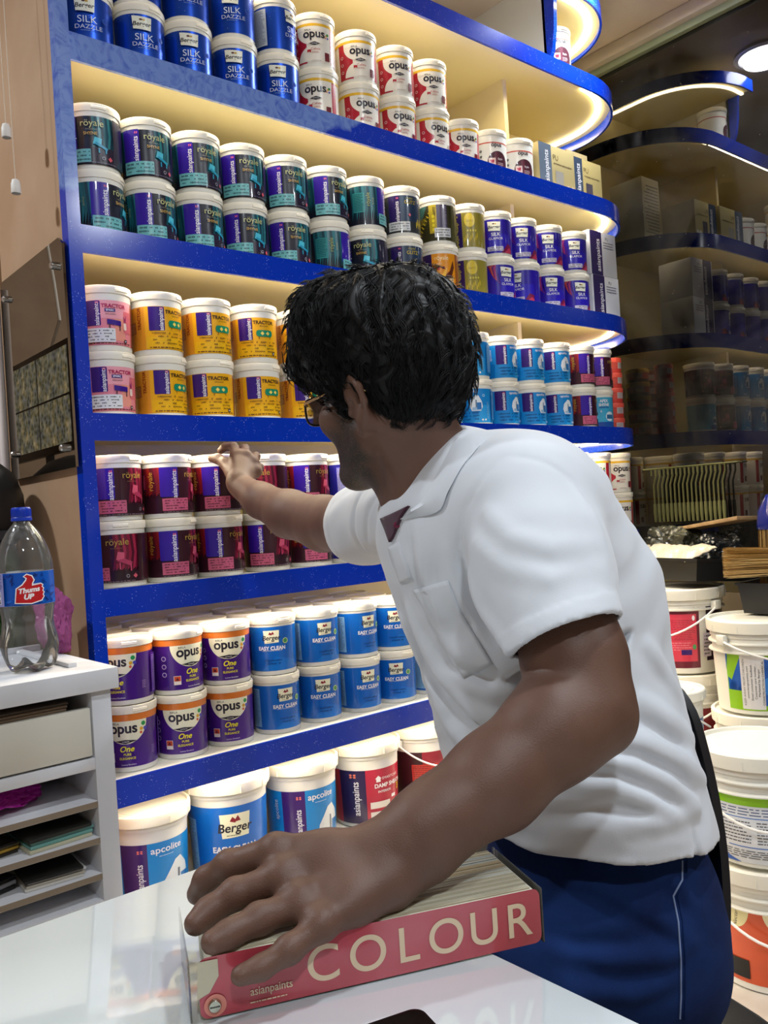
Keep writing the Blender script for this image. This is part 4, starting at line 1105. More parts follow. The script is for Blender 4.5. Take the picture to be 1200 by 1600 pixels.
# soda bottle
def bottle():
    root = empty('soda_bottle', (0.502, 1.607, ZT + 0.0015))
    tag(root, 'clear plastic soda bottle with blue label and blue cap, nearly empty', 'bottle')
    R0 = 0.052
    pr = [(0.0, 0.007), (0.018, 0.004), (0.030, 0.0), (0.040, 0.003), (0.046, 0.014), (0.0495, 0.030), (0.0505, 0.044), (0.049, 0.058), (0.0455, 0.072), (0.0435, 0.086), (0.0440, 0.100), (0.0468, 0.112), (0.0478, 0.118),
          (0.0478, 0.178), (0.0482, 0.184), (0.0472, 0.196), (0.0430, 0.214), (0.0365, 0.232), (0.0280, 0.248), (0.0200, 0.258), (0.0150, 0.2635), (0.0142, 0.268), (0.0142, 0.2715), (0.0175, 0.2725), (0.0175, 0.2745), (0.0135, 0.2755), (0.0135, 0.288)]
    inner = [(max(0.0, r - 0.0009), z + (0.0009 if i < 3 else 0)) for i, (r, z) in enumerate(pr)][::-1]
    m = M_CLR
    b = B(); b.lathe([(max(0.0001, r), z) for r, z in pr], m, 48)
    # petal foot
    vs = []
    for (x, y, z) in b.v:
        if z < 0.05:
            a = math.atan2(y, x); k = (1 - z / 0.05) * (0.5 - 0.5 * math.cos(5 * a)); rr_ = math.hypot(x, y); f = 1 - 0.12 * k
            vs.append((x * f, y * f, z + 0.012 * k * min(1, rr_ / 0.04)))
        else: vs.append((x, y, z))
    b.v = vs
    b.build('bottle_body', parent=root, ang=60)
    b = B(); b.lathe([(0.0172, 0.268), (0.0178, 0.2685), (0.0178, 0.2735), (0.0165, 0.275), (0.0168, 0.2755), (0.0166, 0.290), (0.0150, 0.2925), (0.0001, 0.2925)], mat('0c36b0', 0.35), 40)
    for k in range(40):
        a = 2 * math.pi * k / 40; c, s_ = math.cos(a), math.sin(a)
        b.add([(0.0166 * c - 0.0004 * s_, 0.0166 * s_ + 0.0004 * c, 0.2765), (0.0173 * c, 0.0173 * s_, 0.2765), (0.0166 * c + 0.0004 * s_, 0.0166 * s_ - 0.0004 * c, 0.2765),
               (0.0166 * c - 0.0004 * s_, 0.0166 * s_ + 0.0004 * c, 0.289), (0.0173 * c, 0.0173 * s_, 0.289), (0.0166 * c + 0.0004 * s_, 0.0166 * s_ - 0.0004 * c, 0.289)], [(0, 1, 4, 3), (1, 2, 5, 4)], mat('0c36b0', 0.35))
    b.build('cap', parent=root)
    sh = Sheet(); s = sh
    blue = mat('0f56bc', 0.25); s.rect(-151, 0, 151, 58, blue)
    rd = random.Random(9)
    for k in range(46):
        x, y = rd.uniform(-60, 60), rd.uniform(2, 54); a = rd.uniform(0, 6.28); L = rd.uniform(5, 13)
        p = [(x + L * math.cos(a), min(57, max(1, y + L * math.sin(a)))), (x + 3 * math.cos(a + 2), min(57, max(1, y + 3 * math.sin(a + 2)))), (x + 4 * math.cos(a + 4), min(57, max(1, y + 4 * math.sin(a + 4))))]
        if (p[1][0] - p[0][0]) * (p[2][1] - p[0][1]) - (p[1][1] - p[0][1]) * (p[2][0] - p[0][0]) < 0: p = p[::-1]
        s.poly(p, mat(['0a3a94', '1668d0', '08307c'][k % 3], 0.25))
    s.rect(-62, 0, -40, 58, mat('8c8cc0', 0.3)); s.lines(-60, 30, -42, 56, 9, mat('2a2a60', 0.3), 3); s.rect(-58, 4, -46, 26, mat('d8d8e4', 0.3)); s.lines(-57, 5, -47, 25, 14, mat('20202a'), 4, th=0.9, words=False)
    def thumb(e):
        # clockwise outline of a raised-thumb fist
        pts = [(-20, 6), (4, 4), (20, 8), (24, 14), (22, 17), (24.5, 21), (22, 24), (24, 28), (21, 31), (23, 34), (20, 36), (6, 34), (6, 38), (9, 44), (6, 51), (-1, 54), (-5, 51), (-1, 48), (-2, 44), (-8, 36), (-17, 30)]
        cx = sum(p[0] for p in pts) / len(pts); cy = sum(p[1] for p in pts) / len(pts)
        out = []
        n = len(pts)
        for i in range(n):
            a, p, c = Vector(pts[i - 1]), Vector(pts[i]), Vector(pts[(i + 1) % n])
            d1 = (p - a).normalized(); d2 = (c - p).normalized(); nn = Vector((d1.y + d2.y, -(d1.x + d2.x)))
            nn = nn.normalized() if nn.length > 0.1 else Vector((0, 0))
            out.append((p.x + nn.x * e, p.y + nn.y * e))
        return out
    s.poly(thumb(2.0), mat('f4f4f6', 0.3)); s.poly(thumb(0), mat('c4161e', 0.3))
    s.text(2, 27, 'Thums', 12, mat('f6f6f8', 0.3), bold=0.04, shear=0.25, rot=5); s.text(1, 15.5, 'UP', 12, mat('f6f6f8', 0.3), bold=0.05, shear=0.25, rot=3)
    def fn(s_, hh, l):
        a = s_ / 1000 / 0.048 - math.pi / 2; q = 0.0484 + l / 1000; return (q * math.cos(a), q * math.sin(a), 0.119 + hh / 1000)
    sh.mesh(fn, step=4, lift=0.08).build('label', parent=root, ang=60)
    b = B(); b.lathe([(0.0482, 0.1187), (0.0482, 0.1773)], mat('dfe3ea', 0.4), 48); b.build('label_backing', parent=root)
    root.rotation_euler = (0, 0, math.atan2(-1.607, -0.502) + math.pi / 2 + math.radians(4))
bottle()

# things behind the rack
b = B(); b.lathe([(0.001, 0), (0.115, 0), (0.12, 0.02)] + [q for k in range(7) for q in ((0.12, 0.04 + 0.072 * k), (0.114, 0.05 + 0.072 * k), (0.12, 0.06 + 0.072 * k))] + [(0.12, 0.54), (0.11, 0.575), (0.07, 0.595), (0.045, 0.60), (0.045, 0.645), (0.001, 0.645)], mat('24401f', 0.25, coat=0.3), 40)
o = b.build('water_can'); o.location = (0.520, 2.085, 0.5506); tag(o, 'dark green ribbed plastic water can behind the soda bottle', 'can')
b = B(); b.box((0.18, 1.93, 0.50), (0.645, 2.40, 0.55), mat('3a3632', 0.6), 0.004)
for x in (0.20, 0.60):
    for y in (1.96, 2.34): b.box((x, y, 0), (x + 0.03, y + 0.03, 0.50), mat('3a3632', 0.6))
o = b.build('low_table', origin=(0.3, 2.15, 0)); tag(o, 'low dark side table behind the white rack', 'table')
hm = empty('riding_helmet', (0.518, 2.075, 1.190)); tag(hm, 'black domed riding helmet set down behind the bottle', 'helmet')
b = B(); b.lathe([(0.112, -0.06), (0.128, -0.04), (0.134, 0.0), (0.132, 0.05), (0.115, 0.10), (0.08, 0.13), (0.04, 0.143), (0.0001, 0.146), ], mat('121214', 0.45), 40); b.build('shell', parent=hm)
b = B(); b.lathe([(0.130, -0.05), (0.137, -0.048), (0.137, -0.03), (0.133, -0.028)], mat('2a2a2e', 0.4), 40); b.build('trim', parent=hm)

# tinted mirror panel on the side of the shelving
mp = empty('tinted_mirror', (0.664, 1.95, 1.27)); tag(mp, 'brown tinted mirror panel fixed with studs to the shelving side', 'mirror')
b = B()
yz = [(1.748, 1.282), (2.150, 1.282), (2.162, 1.30), (2.162, 1.745), (2.150, 1.758), (1.770, 1.758), (1.750, 1.742)]
v = [(x, y, z) for x in (0.660, 0.6655) for y, z in yz]; n = len(yz)
b.add(v, [tuple(range(n)), tuple(range(2 * n - 1, n - 1, -1))] + [(i, i + n, (i + 1) % n + n, (i + 1) % n) for i in range(n)], mirror_material('brown_mirror', (0.34, 0.31, 0.27, 1), (0.0, 0.0, 0.0, 1), 0.04))
o = b.build('glass', parent=mp, ang=0, origin=(0.664, 1.95, 1.27))
for y, z in ((1.792, 1.705), (2.115, 1.709), (2.125, 1.341), (1.80, 1.325)):
    b = B(); b.lathe([(0.0001, 0.012), (0.006, 0.0115), (0.008, 0.009), (0.008, 0.0)], mat('c8c8c8', 0.25, metal=1.0), 16)
    o = b.build('stud', parent=mp); o.location = (0.660 - 0.664, y - 1.95, z - 1.27); o.rotation_euler = (0, -math.pi / 2, 0)
# hanging tassels
for i, (x, y, z, yl) in enumerate(((0.60, 1.861, 1.985, 0.05), (0.60, 1.823, 1.855, 0.0))):
    t = empty('pull_cord', (x, y, z)); tag(t, ['white pull cord end, the higher of two hanging by the wall', 'white pull cord end, the lower of two hanging by the wall'][i], 'cord', 'pull cords by the wall')
    b = B(); b.lathe([(0.009, 0), (0.010, 0.002), (0.0095, 0.02), (0.007, 0.028), (0.0015, 0.03)], mat('e4e0da', 0.5), 20); b.build('tassel', parent=t)
    b = B(); b.tube([(0, 0, 0.028), (0.0, 0.004, 0.3), (0.0, 0.0, CEIL - z - 0.001)], 0.0009, mat('d8c8b4', 0.6), 6); b.build('cord', parent=t)
# pale pipes by the side wall
for i, y in enumerate((2.172, 2.196)):
    b = B(); b.tube([(0.650, y, 0.0), (0.650, y, 1.745)], 0.010, mat('ece0dc', 0.5), 14)
    o = b.build('wall_pipe', origin=(0.650, y, 0)); tag(o, ['pale vertical pipe beside the mirror panel, nearer one', 'pale vertical pipe beside the mirror panel, farther one'][i], 'pipe', 'pale pipes by the side wall')
# surveillance monitor in the alcove, seen in the panel
vm = empty('surveillance_monitor', (0.344, 2.88, 1.42)); tag(vm, 'small black monitor with four camera views, reflected in the side mirror', 'monitor')
b = B(); b.box((-0.022, -0.30, -0.02), (0.0, 0.30, 0.32), mat('0b0b0c', 0.3), 0.004); b.box((-0.035, -0.02, -0.20), (-0.02, 0.02, 0.05), mat('0b0b0c', 0.4)); b.build('casing', parent=vm)
def screen_mat():
    m = bpy.data.materials.new('camera_views'); m.use_nodes = True; nt = m.node_tree; nt.nodes.clear(); N = nt.nodes.new; L = nt.links.new
    out = N('ShaderNodeOutputMaterial'); e = N('ShaderNodeEmission'); e.inputs['Strength'].default_value = 1.3
    tc = N('ShaderNodeTexCoord'); v = N('ShaderNodeTexVoronoi'); v.inputs['Scale'].default_value = 60
    n = N('ShaderNodeTexNoise'); n.inputs['Scale'].default_value = 26; n.inputs['Detail'].default_value = 8
    r = N('ShaderNodeValToRGB'); r.color_ramp.elements[0].position = 0.35; r.color_ramp.elements[0].color = lin('0c0c08')
    r.color_ramp.elements[1].position = 0.75; r.color_ramp.elements[1].color = lin('c9b888')
    q = r.color_ramp.elements.new(0.5); q.color = lin('4a4a12'); q = r.color_ramp.elements.new(0.6); q.color = lin('7a6a2a')
    mx = N('ShaderNodeMix'); mx.data_type = 'RGBA'; mx.inputs[0].default_value = 0.25
    L(tc.outputs['Object'], v.inputs['Vector']); L(tc.outputs['Object'], n.inputs['Vector']); L(n.outputs['Fac'], r.inputs[0])
    L(r.outputs[0], mx.inputs[6]); L(v.outputs['Distance'], mx.inputs[7]); L(mx.outputs[2], e.inputs['Color']); L(e.outputs[0], out.inputs[0]); return m
b = B(); SM = screen_mat()
for y0, y1 in ((-0.28, -0.005), (0.005, 0.28)):
    for z0, z1 in ((0.005, 0.148), (0.155, 0.30)): b.box((0.0005, y0, z0), (0.001, y1, z1), SM)
b.build('screen', parent=vm)
b = B(); b.tube([onX(x, y, 1.10) * np.array([-1, 1, 1]) + np.array([1.322, 0, 0]) for x, y in ((74, 300), (75, 385), (85, 440), (94, 500), (76, 560), (62, 600))], 0.006, mat('e4e0da', 0.5), 8)
o = b.build('power_cable', origin=(0.25, 2.8, 1.6)); tag(o, 'white cable hanging above the surveillance monitor, reflected in the side mirror', 'cable')
b = B(); b.box((0.24, 2.80, 0), (0.36, 2.96, 1.20), mat('4a443e', 0.6), 0.004); o = b.build('pedestal', origin=(0.3, 2.88, 0)); tag(o, 'dark pedestal carrying the surveillance monitor', 'stand')
b = B(); b.box((0.318, 2.86, 1.2003), (0.33, 2.90, 1.225), mat('0b0b0c')); 
for q in (b,): pass
o = b.build('monitor_foot', origin=(0.32, 2.88, 1.2)); o.parent = vm; o.location = (0.32 - 0.344, 0, 1.2 - 1.42)

# ------------------------------------------------------------------ desk
tb = empty('desk', (-0.3, 0.1, 0)); tag(tb, 'white desk with glossy glass top', 'desk')
b = B(); b.box((-1.5, -0.9, 0.742), (0.551, 0.920, 0.75), mat('dfe8ec', 0.06, coat=1.0), 0.0012)
b.build('glass_top', parent=tb, origin=(-0.3, 0.1, 0))
b = B(); b.box((-1.5, -0.9, 0.739), (0.549, 0.918, 0.7418), mat('3a3c3e', 0.4)); b.box((-1.49, -0.89, 0.70), (0.535, 0.905, 0.7388), mat('d9dcdc', 0.5), 0.002); b.build('frame', parent=tb, origin=(-0.3, 0.1, 0))
for x in (-1.45, 0.08): 
    b = B(); b.box((x, -0.8, 0.0), (x + 0.03, 0.80, 0.6995), mat('d0d0ce', 0.5), 0.002); b.build('side_board', parent=tb, origin=(-0.3, 0.1, 0))

# phone on the desk
c0 = onZ(662, 1706, 0.7506); ph = empty('smartphone', tuple(c0), 0); tag(ph, 'black smartphone lying on the desk, only its top edge in view', 'phone')
pts = []
for cx, cy, a in ((0.028, -0.068, -90), (0.028, 0.068, 0), (-0.028, 0.068, 90), (-0.028, -0.068, 180)):
    for k in range(7):
        t = math.radians(a + 15 * k); pts.append((cx + 0.010 * math.cos(t), cy + 0.010 * math.sin(t)))
b = B(); b.prism(pts, 0.0, 0.009, mat('0a0a0b', 0.2, coat=0.6)); b.build('case', parent=ph)
b = B(); b.prism([(x * 0.93, y * 0.97) for x, y in pts], 0.0092, 0.0098, mat('050506', 0.08, coat=1.0)); b.build('screen', parent=ph)
ph.rotation_euler = (0, 0, math.radians(-15))

# ------------------------------------------------------------------ colour fan deck
ZD = 0.7508
FLb = onZ(306, 1598, ZD); FRb = onZ(850, 1472, ZD)
ux = (FRb - FLb); LEN = np.linalg.norm(ux); ux /= LEN; uy = np.array([-ux[1], ux[0], 0.0]); DW, DH = 0.106, 0.051
fd = empty('colour_fan_deck', tuple(FLb), math.atan2(ux[1], ux[0])); tag(fd, 'long red fronted colour shade deck lying under the hand', 'colour deck')
M_RED = mat('a8323e', 0.22, coat=0.6, vary=(9.0, 'b85560', 0.35, 0.7))
b = B(); b.box((0.012, 0.003, 0.002), (LEN - 0.004, DW - 0.003, DH - 0.003), mat('d9d6c4', 0.5), 0.004)
b.build('pages', parent=fd)
# page edges on top: thin leaves
b = B(); rd = random.Random(3)
for k in range(34):
    y = 0.006 + k * (DW - 0.012) / 34
    b.box((0.02, y, DH - 0.0032), (LEN - 0.008, y + 0.0022, DH - 0.0022 + rd.uniform(0, 0.0006)), mat(['dad4bc', 'cfc8b0', 'd6d8ce', 'c6b48e', 'ccd4d2', 'd2caae'][min(5, k // 6)] if k % 3 else 'c4bca2', 0.4))
b.build('page_edges', parent=fd)
sh = Sheet(); W, H = LEN * 1000, DH * 1000
sh.rect(4, 1, W - 2, H - 1, M_RED, 7)
CR = mat('d9c3a6', 0.35)
for ch, x in zip('COLOUR', (106, 145, 182, 216, 252, 287)):
    vs, fs = text_geo(ch, 1.0, 0.0, 0.0)
    sh.text(x * LEN / 0.3094, H * 0.50, ch, 43, CR, bold=0.006)
sh.text(62, 14, 'asianpaints', 9.5, CR, bold=0.01); sh.lines(44, 5, 84, 8, 1, CR, 2)
sh.disc(16, 11, 9, mat('cf8070', 0.3), n=24)
sh.poly([(2, 18), (12, 22), (20, 34), (20, 48), (4, 48)], mat('b9b19a', 0.4))
sh.mesh(lambda s, h, l: (s / 1000, -0.0003 - l / 1000, h / 1000), step=900).build('cover', parent=fd, ang=0)
b = B(); b.lathe([(0.0001, 0.003), (0.0045, 0.0028), (0.0055, 0.001), (0.0055, 0)], mat('b8b8a8', 0.25, metal=1.0), 20)
b.box((-0.004, -0.0005, 0.0029), (0.004, 0.0005, 0.0033), mat('4a4a44', 0.4))
o = b.build('rivet', parent=fd); o.location = (0.0155, -0.0012, 0.011); o.rotation_euler = (math.pi / 2, 0, 0)
# clear plastic sleeve
b = B()
b.box((-0.004, 0.0, 0.0), (-0.0025, DW, DH - 0.002), M_CLR); b.build('end_sleeve', parent=fd)
b = B(); b.box((LEN - 0.0005, 0.0, 0.0), (LEN + 0.001, DW, DH - 0.002), M_CLR); b.build('end_sleeve', parent=fd)

# ------------------------------------------------------------------ trays, packets and painting tools on the right
M_TR = mat('1b1b1d', 0.4)
def tray(name, poly, z0, z1, lip, label, shrink=0.96):
    """open tray: poly = four corners (x,y) counter-clockwise"""
    cx = sum(p[0] for p in poly) / 4; cy = sum(p[1] for p in poly) / 4; n = 4
    def ring(k, z): return [((x - cx) * k, (y - cy) * k, z - z0) for x, y in poly]
    V = ring(shrink - 0.06, z0) + ring(shrink, z1 - lip) + ring(1.0, z1 - lip) + ring(1.0, z1) + ring(shrink - 0.02, z1) + ring(shrink - 0.08, z0 + 0.004)
    F = [tuple(range(n))[::-1]]
    for j in range(5): F += [(j * n + i, j * n + (i + 1) % n, (j + 1) * n + (i + 1) % n, (j + 1) * n + i) for i in range(n)]
    F.append(tuple(5 * n + i for i in range(n)))
    b = B(); b.add(V, F, M_TR); o = b.build(name, ang=30); o.location = (cx, cy, z0); tag(o, label, 'tray'); return o
t1 = tray('black_tray', [(0.0, 0.0), (0.34, 0.0), (0.34, 0.385), (0.0, 0.385)], 0.0, 0.072, 0.010, 'black plastic tray holding cream packets, on the pink labelled bucket', 0.985)
TR = Matrix.Translation(Vector((2.486, 1.442, 0.869))) @ Matrix.Rotation(math.radians(-14), 4, 'Z') @ Matrix.Rotation(math.radians(5), 4, 'Y')
t1.matrix_world = TR @ Matrix.Translation(Vector(t1.location)); 
tray('black_tray', [(2.50, 1.04), (2.86, 1.04), (2.86, 1.325), (2.50, 1.325)], 0.7725, 0.866, 0.006, 'lower black tray resting on the green and blue labelled bucket')
sh = Sheet(); sh.text(0, 0, 'asianpaints', 16, mat('3c3c40', 0.4))
o = sh.mesh(lambda s_, h, l: (-0.1715, 0.02 - s_ / 1000, 0.036 + h / 1000), step=900).build('embossed_lettering', parent=t1, ang=0)
rd = random.Random(6)
PK = ['cream paper packet, leftmost of the four in the black tray', 'cream paper packet, second from the left in the black tray', 'cream paper packet, third from the left in the black tray', 'cream paper packet, rightmost of the four in the black tray']
for i in range(4):
    bm = bmesh.new(); bmesh.ops.create_grid(bm, x_segments=16, y_segments=16, size=0.5)
    for q in bm.verts:
        u, v_ = q.co.x, q.co.y; e = max(0, 1 - (2 * abs(u)) ** 3) * max(0, 1 - (2 * abs(v_)) ** 3)
        q.co = Vector((u * 0.115, v_ * 0.086, 0.018 * e + 0.0022 * math.sin(22 * u + 2 * i) * math.cos(17 * v_ + i)))
    bmesh.ops.solidify(bm, geom=bm.faces[:], thickness=0.003)
    b = B(); b.bm(bm, mat('d9cbb4', 0.3, coat=0.3, bump=(60, 0.4, 0.002)))
    o = b.build('paper_packet', ang=25); lp = Vector((0.062, 0.335 - i * 0.088, 0.088 + 0.003 * (i % 2)))
    o.matrix_world = TR @ Matrix.Translation(lp) @ Matrix.Rotation(-0.46, 4, 'Y') @ Matrix.Rotation(0.10 - 0.05 * i, 4, 'X') @ Matrix.Rotation(0.25 - 0.2 * i, 4, 'Z'); tag(o, PK[i], 'packet', 'cream packets in the tray')
# ledge carrying tools
b = B(); b.box((2.70, 0.6, 0.742), (2.965, 1.30, 0.770), mat('2a2724', 0.6), 0.003); b.box((2.935, 0.6, 0.0), (2.965, 1.30, 0.742), mat('2a2724', 0.6))
o = b.build('wall_ledge', origin=(2.8, 0.95, 0.0)); tag(o, 'dark ledge along the mirror glass behind the trays', 'ledge')
b = B(); b.box((-0.15, -0.045, 0), (0.15, 0.045, 0.012), noise_col('a88a62', '8a6c48', 30, 0.3, 0.7, 0.6), 0.001)
o = b.build('wooden_board'); o.location = (2.72, 1.50, 1.034); o.rotation_euler = (0.05, 0.12, 1.25); tag(o, 'thin wooden board lying across the tray by the mirror', 'board')

def brush(name, loc, rot, hl, bw, bl, cols, label):
    t = empty(name, loc); t.rotation_euler = rot; tag(t, label, 'brush')
    b = B(); b.lathe([(0.0001, bl + 0.10), (0.02, bl + 0.095), (bw * 0.9, bl + 0.045), (bw, bl), (bw * 0.96, bl - 0.01)], mat(cols[0], 0.2, coat=0.4), 28); b.build('ferrule', parent=t)
    b = B(); b.tube([(0, 0, bl + 0.09), (0, 0, bl + 0.09 + hl)], [0.013, 0.010], mat('8a6a3a', 0.5), 12); b.build('handle', parent=t)
    rd = random.Random(5); b = B(); ma = [mat(c, 0.5) for c in cols[1:]]
    for k in range(900):
        a = rd.uniform(0, 6.283); r = bw * 0.92 * math.sqrt(rd.random()); x, y = r * math.cos(a), r * math.sin(a); sp = 1.12 + rd.uniform(-.1, .1)
        L_0 = rd.uniform(0.0, 0.02)
        b.tube([(x, y, bl), (x * (1 + (sp - 1) * .5), y * (1 + (sp - 1) * .5), bl * 0.5), (x * sp + rd.uniform(-.004, .004), y * sp + rd.uniform(-.004, .004), L_0)], [0.0012, 0.0009, 0.0004], ma[k % len(ma)], 3, cap=False)
    b.build('bristles', parent=t); return t
brush('block_brush', (2.60, 1.240, 0.779), (0.0, 0.0, 0), 0.02, 0.050, 0.255, ['16247c', '8a6426', 'b08c48', '5c4018', 'c8ac70'], 'wide brush with dark blue cap and golden bristles standing on end')
brush('block_brush', (2.47, 1.345, 0.930), (math.radians(90), 0, math.radians(28)), 0.02, 0.045, 0.16, ['3a3a3c', 'b89050', '8a6830', 'd8bc80'], 'straw coloured brush lying flat in front of the blue one')
# roller frames hanging in front of the mirror glass
rf = empty('paint_roller_frame', (2.94, 1.85, 1.25)); M_W = mat('55532e', 0.5)
b = B(); pts = [(0, 0.010, -0.022), (0, 0.010, 0.0), (0, -0.010, 0.0), (0, -0.010, -0.022), (0, 0.002, -0.06), (0, 0.002, -0.15)]
b.tube(pts, 0.0035, M_W, 8); b.build('wire', parent=rf)
b = B(); b.tube([(0, 0.002, -0.13), (0, 0.002, -0.16), (0, 0.002, -0.20)], [0.006, 0.007, 0.005], mat('5f5e38', 0.5), 10); b.build('grip', parent=rf)
N_R = 17
for i in range(N_R):
    o = rf if i == 0 else copy_tree(rf)
    o.location = (2.935, 1.855 - i * 0.0175, 1.245); o.rotation_euler = (0, 0, 0.1 * math.sin(i * 3.1))
    tag(o, 'yellowish wire paint roller frame hanging in a row at the dark glass', 'paint tool', 'wire roller frames hanging in a row')
b = B(); b.tube([(2.935, 1.90, 1.2495), (2.935, 1.52, 1.2495)], 0.0025, mat('6a6a40', 0.4), 8)
for y in (1.90, 1.52): b.tube([(2.935, y, 1.2495), (2.9715, y, 1.2495)], 0.0025, mat('6a6a40', 0.4), 8)
o = b.build('hanging_rail', origin=(2.935, 1.7, 1.25)); tag(o, 'thin wire rail on the dark glass carrying roller frames', 'rail')
crumple('plastic_sack', (2.735, 1.67, 0.960), (0.075, 0.090, 0.085), mat('2e2e22', 0.35, coat=0.2), 8, 'olive grey plastic sack slumped in the tray by the mirror', 'sack')
crumple('plastic_sack', (2.745, 1.500, 0.945), (0.060, 0.065, 0.070), mat('1d2024', 0.25, coat=0.3), 12, 'dark grey plastic sack slumped under the roller frames', 'sack')

# ------------------------------------------------------------------ chair
ch = empty('desk_chair', (1.0, 0.55, 0)); tag(ch, 'black moulded plastic chair the man sits on', 'chair')
CO = (1.0, 0.55, 0)
M_CH = mat('17181c', 0.38)
# ------------------------------------------------------------------ implicit surface modelling
CR_, CU_, CA_ = RC @ np.array([1., 0, 0]), RC @ np.array([0, 1., 0]), RC @ np.array([0, 0, -1.])   # right, up, away


class Cone:
    def __init__(s, a, b, ra, rb): s.a = np.array(a, float); s.b = np.array(b, float); s.ra, s.rb = ra, rb; s.ab = s.b - s.a; s.l2 = max(1e-9, s.ab @ s.ab)
    def __call__(s, p):
        t = np.clip((p - s.a) @ s.ab / s.l2, 0, 1)
        return np.linalg.norm(p - s.a - t[:, None] * s.ab, axis=1) - (s.ra + t * (s.rb - s.ra))


class Ell:
    """ellipsoid: centre, axes (rows), radii"""
    def __init__(s, c, ax, r): s.c = np.array(c, float); s.ax = np.array(ax, float); s.r = np.array(r, float)
    def __call__(s, p):
        q = (p - s.c) @ s.ax.T
        k0 = np.linalg.norm(q / s.r, axis=1); k1 = np.linalg.norm(q / (s.r * s.r), axis=1)
        return np.where(k1 > 1e-6, k0 * (k0 - 1) / np.maximum(k1, 1e-6), -s.r.min())


class Half:
    """solid on the side the normal points to"""
    def __init__(s, c, n): s.c = np.array(c, float); n = np.array(n, float); s.n = n / np.linalg.norm(n)
    def __call__(s, p): return -(p - s.c) @ s.n


class Both:
    def __init__(s, *q): s.q = q
    def __call__(s, p):
        d = s.q[0](p)
        for o in s.q[1:]: d = np.maximum(d, o(p))
        return d


def smin(a, b, k):
    if k <= 0: return np.minimum(a, b)
    h = np.maximum(k - np.abs(a - b), 0) / k
    return np.minimum(a, b) - h * h * k * 0.25


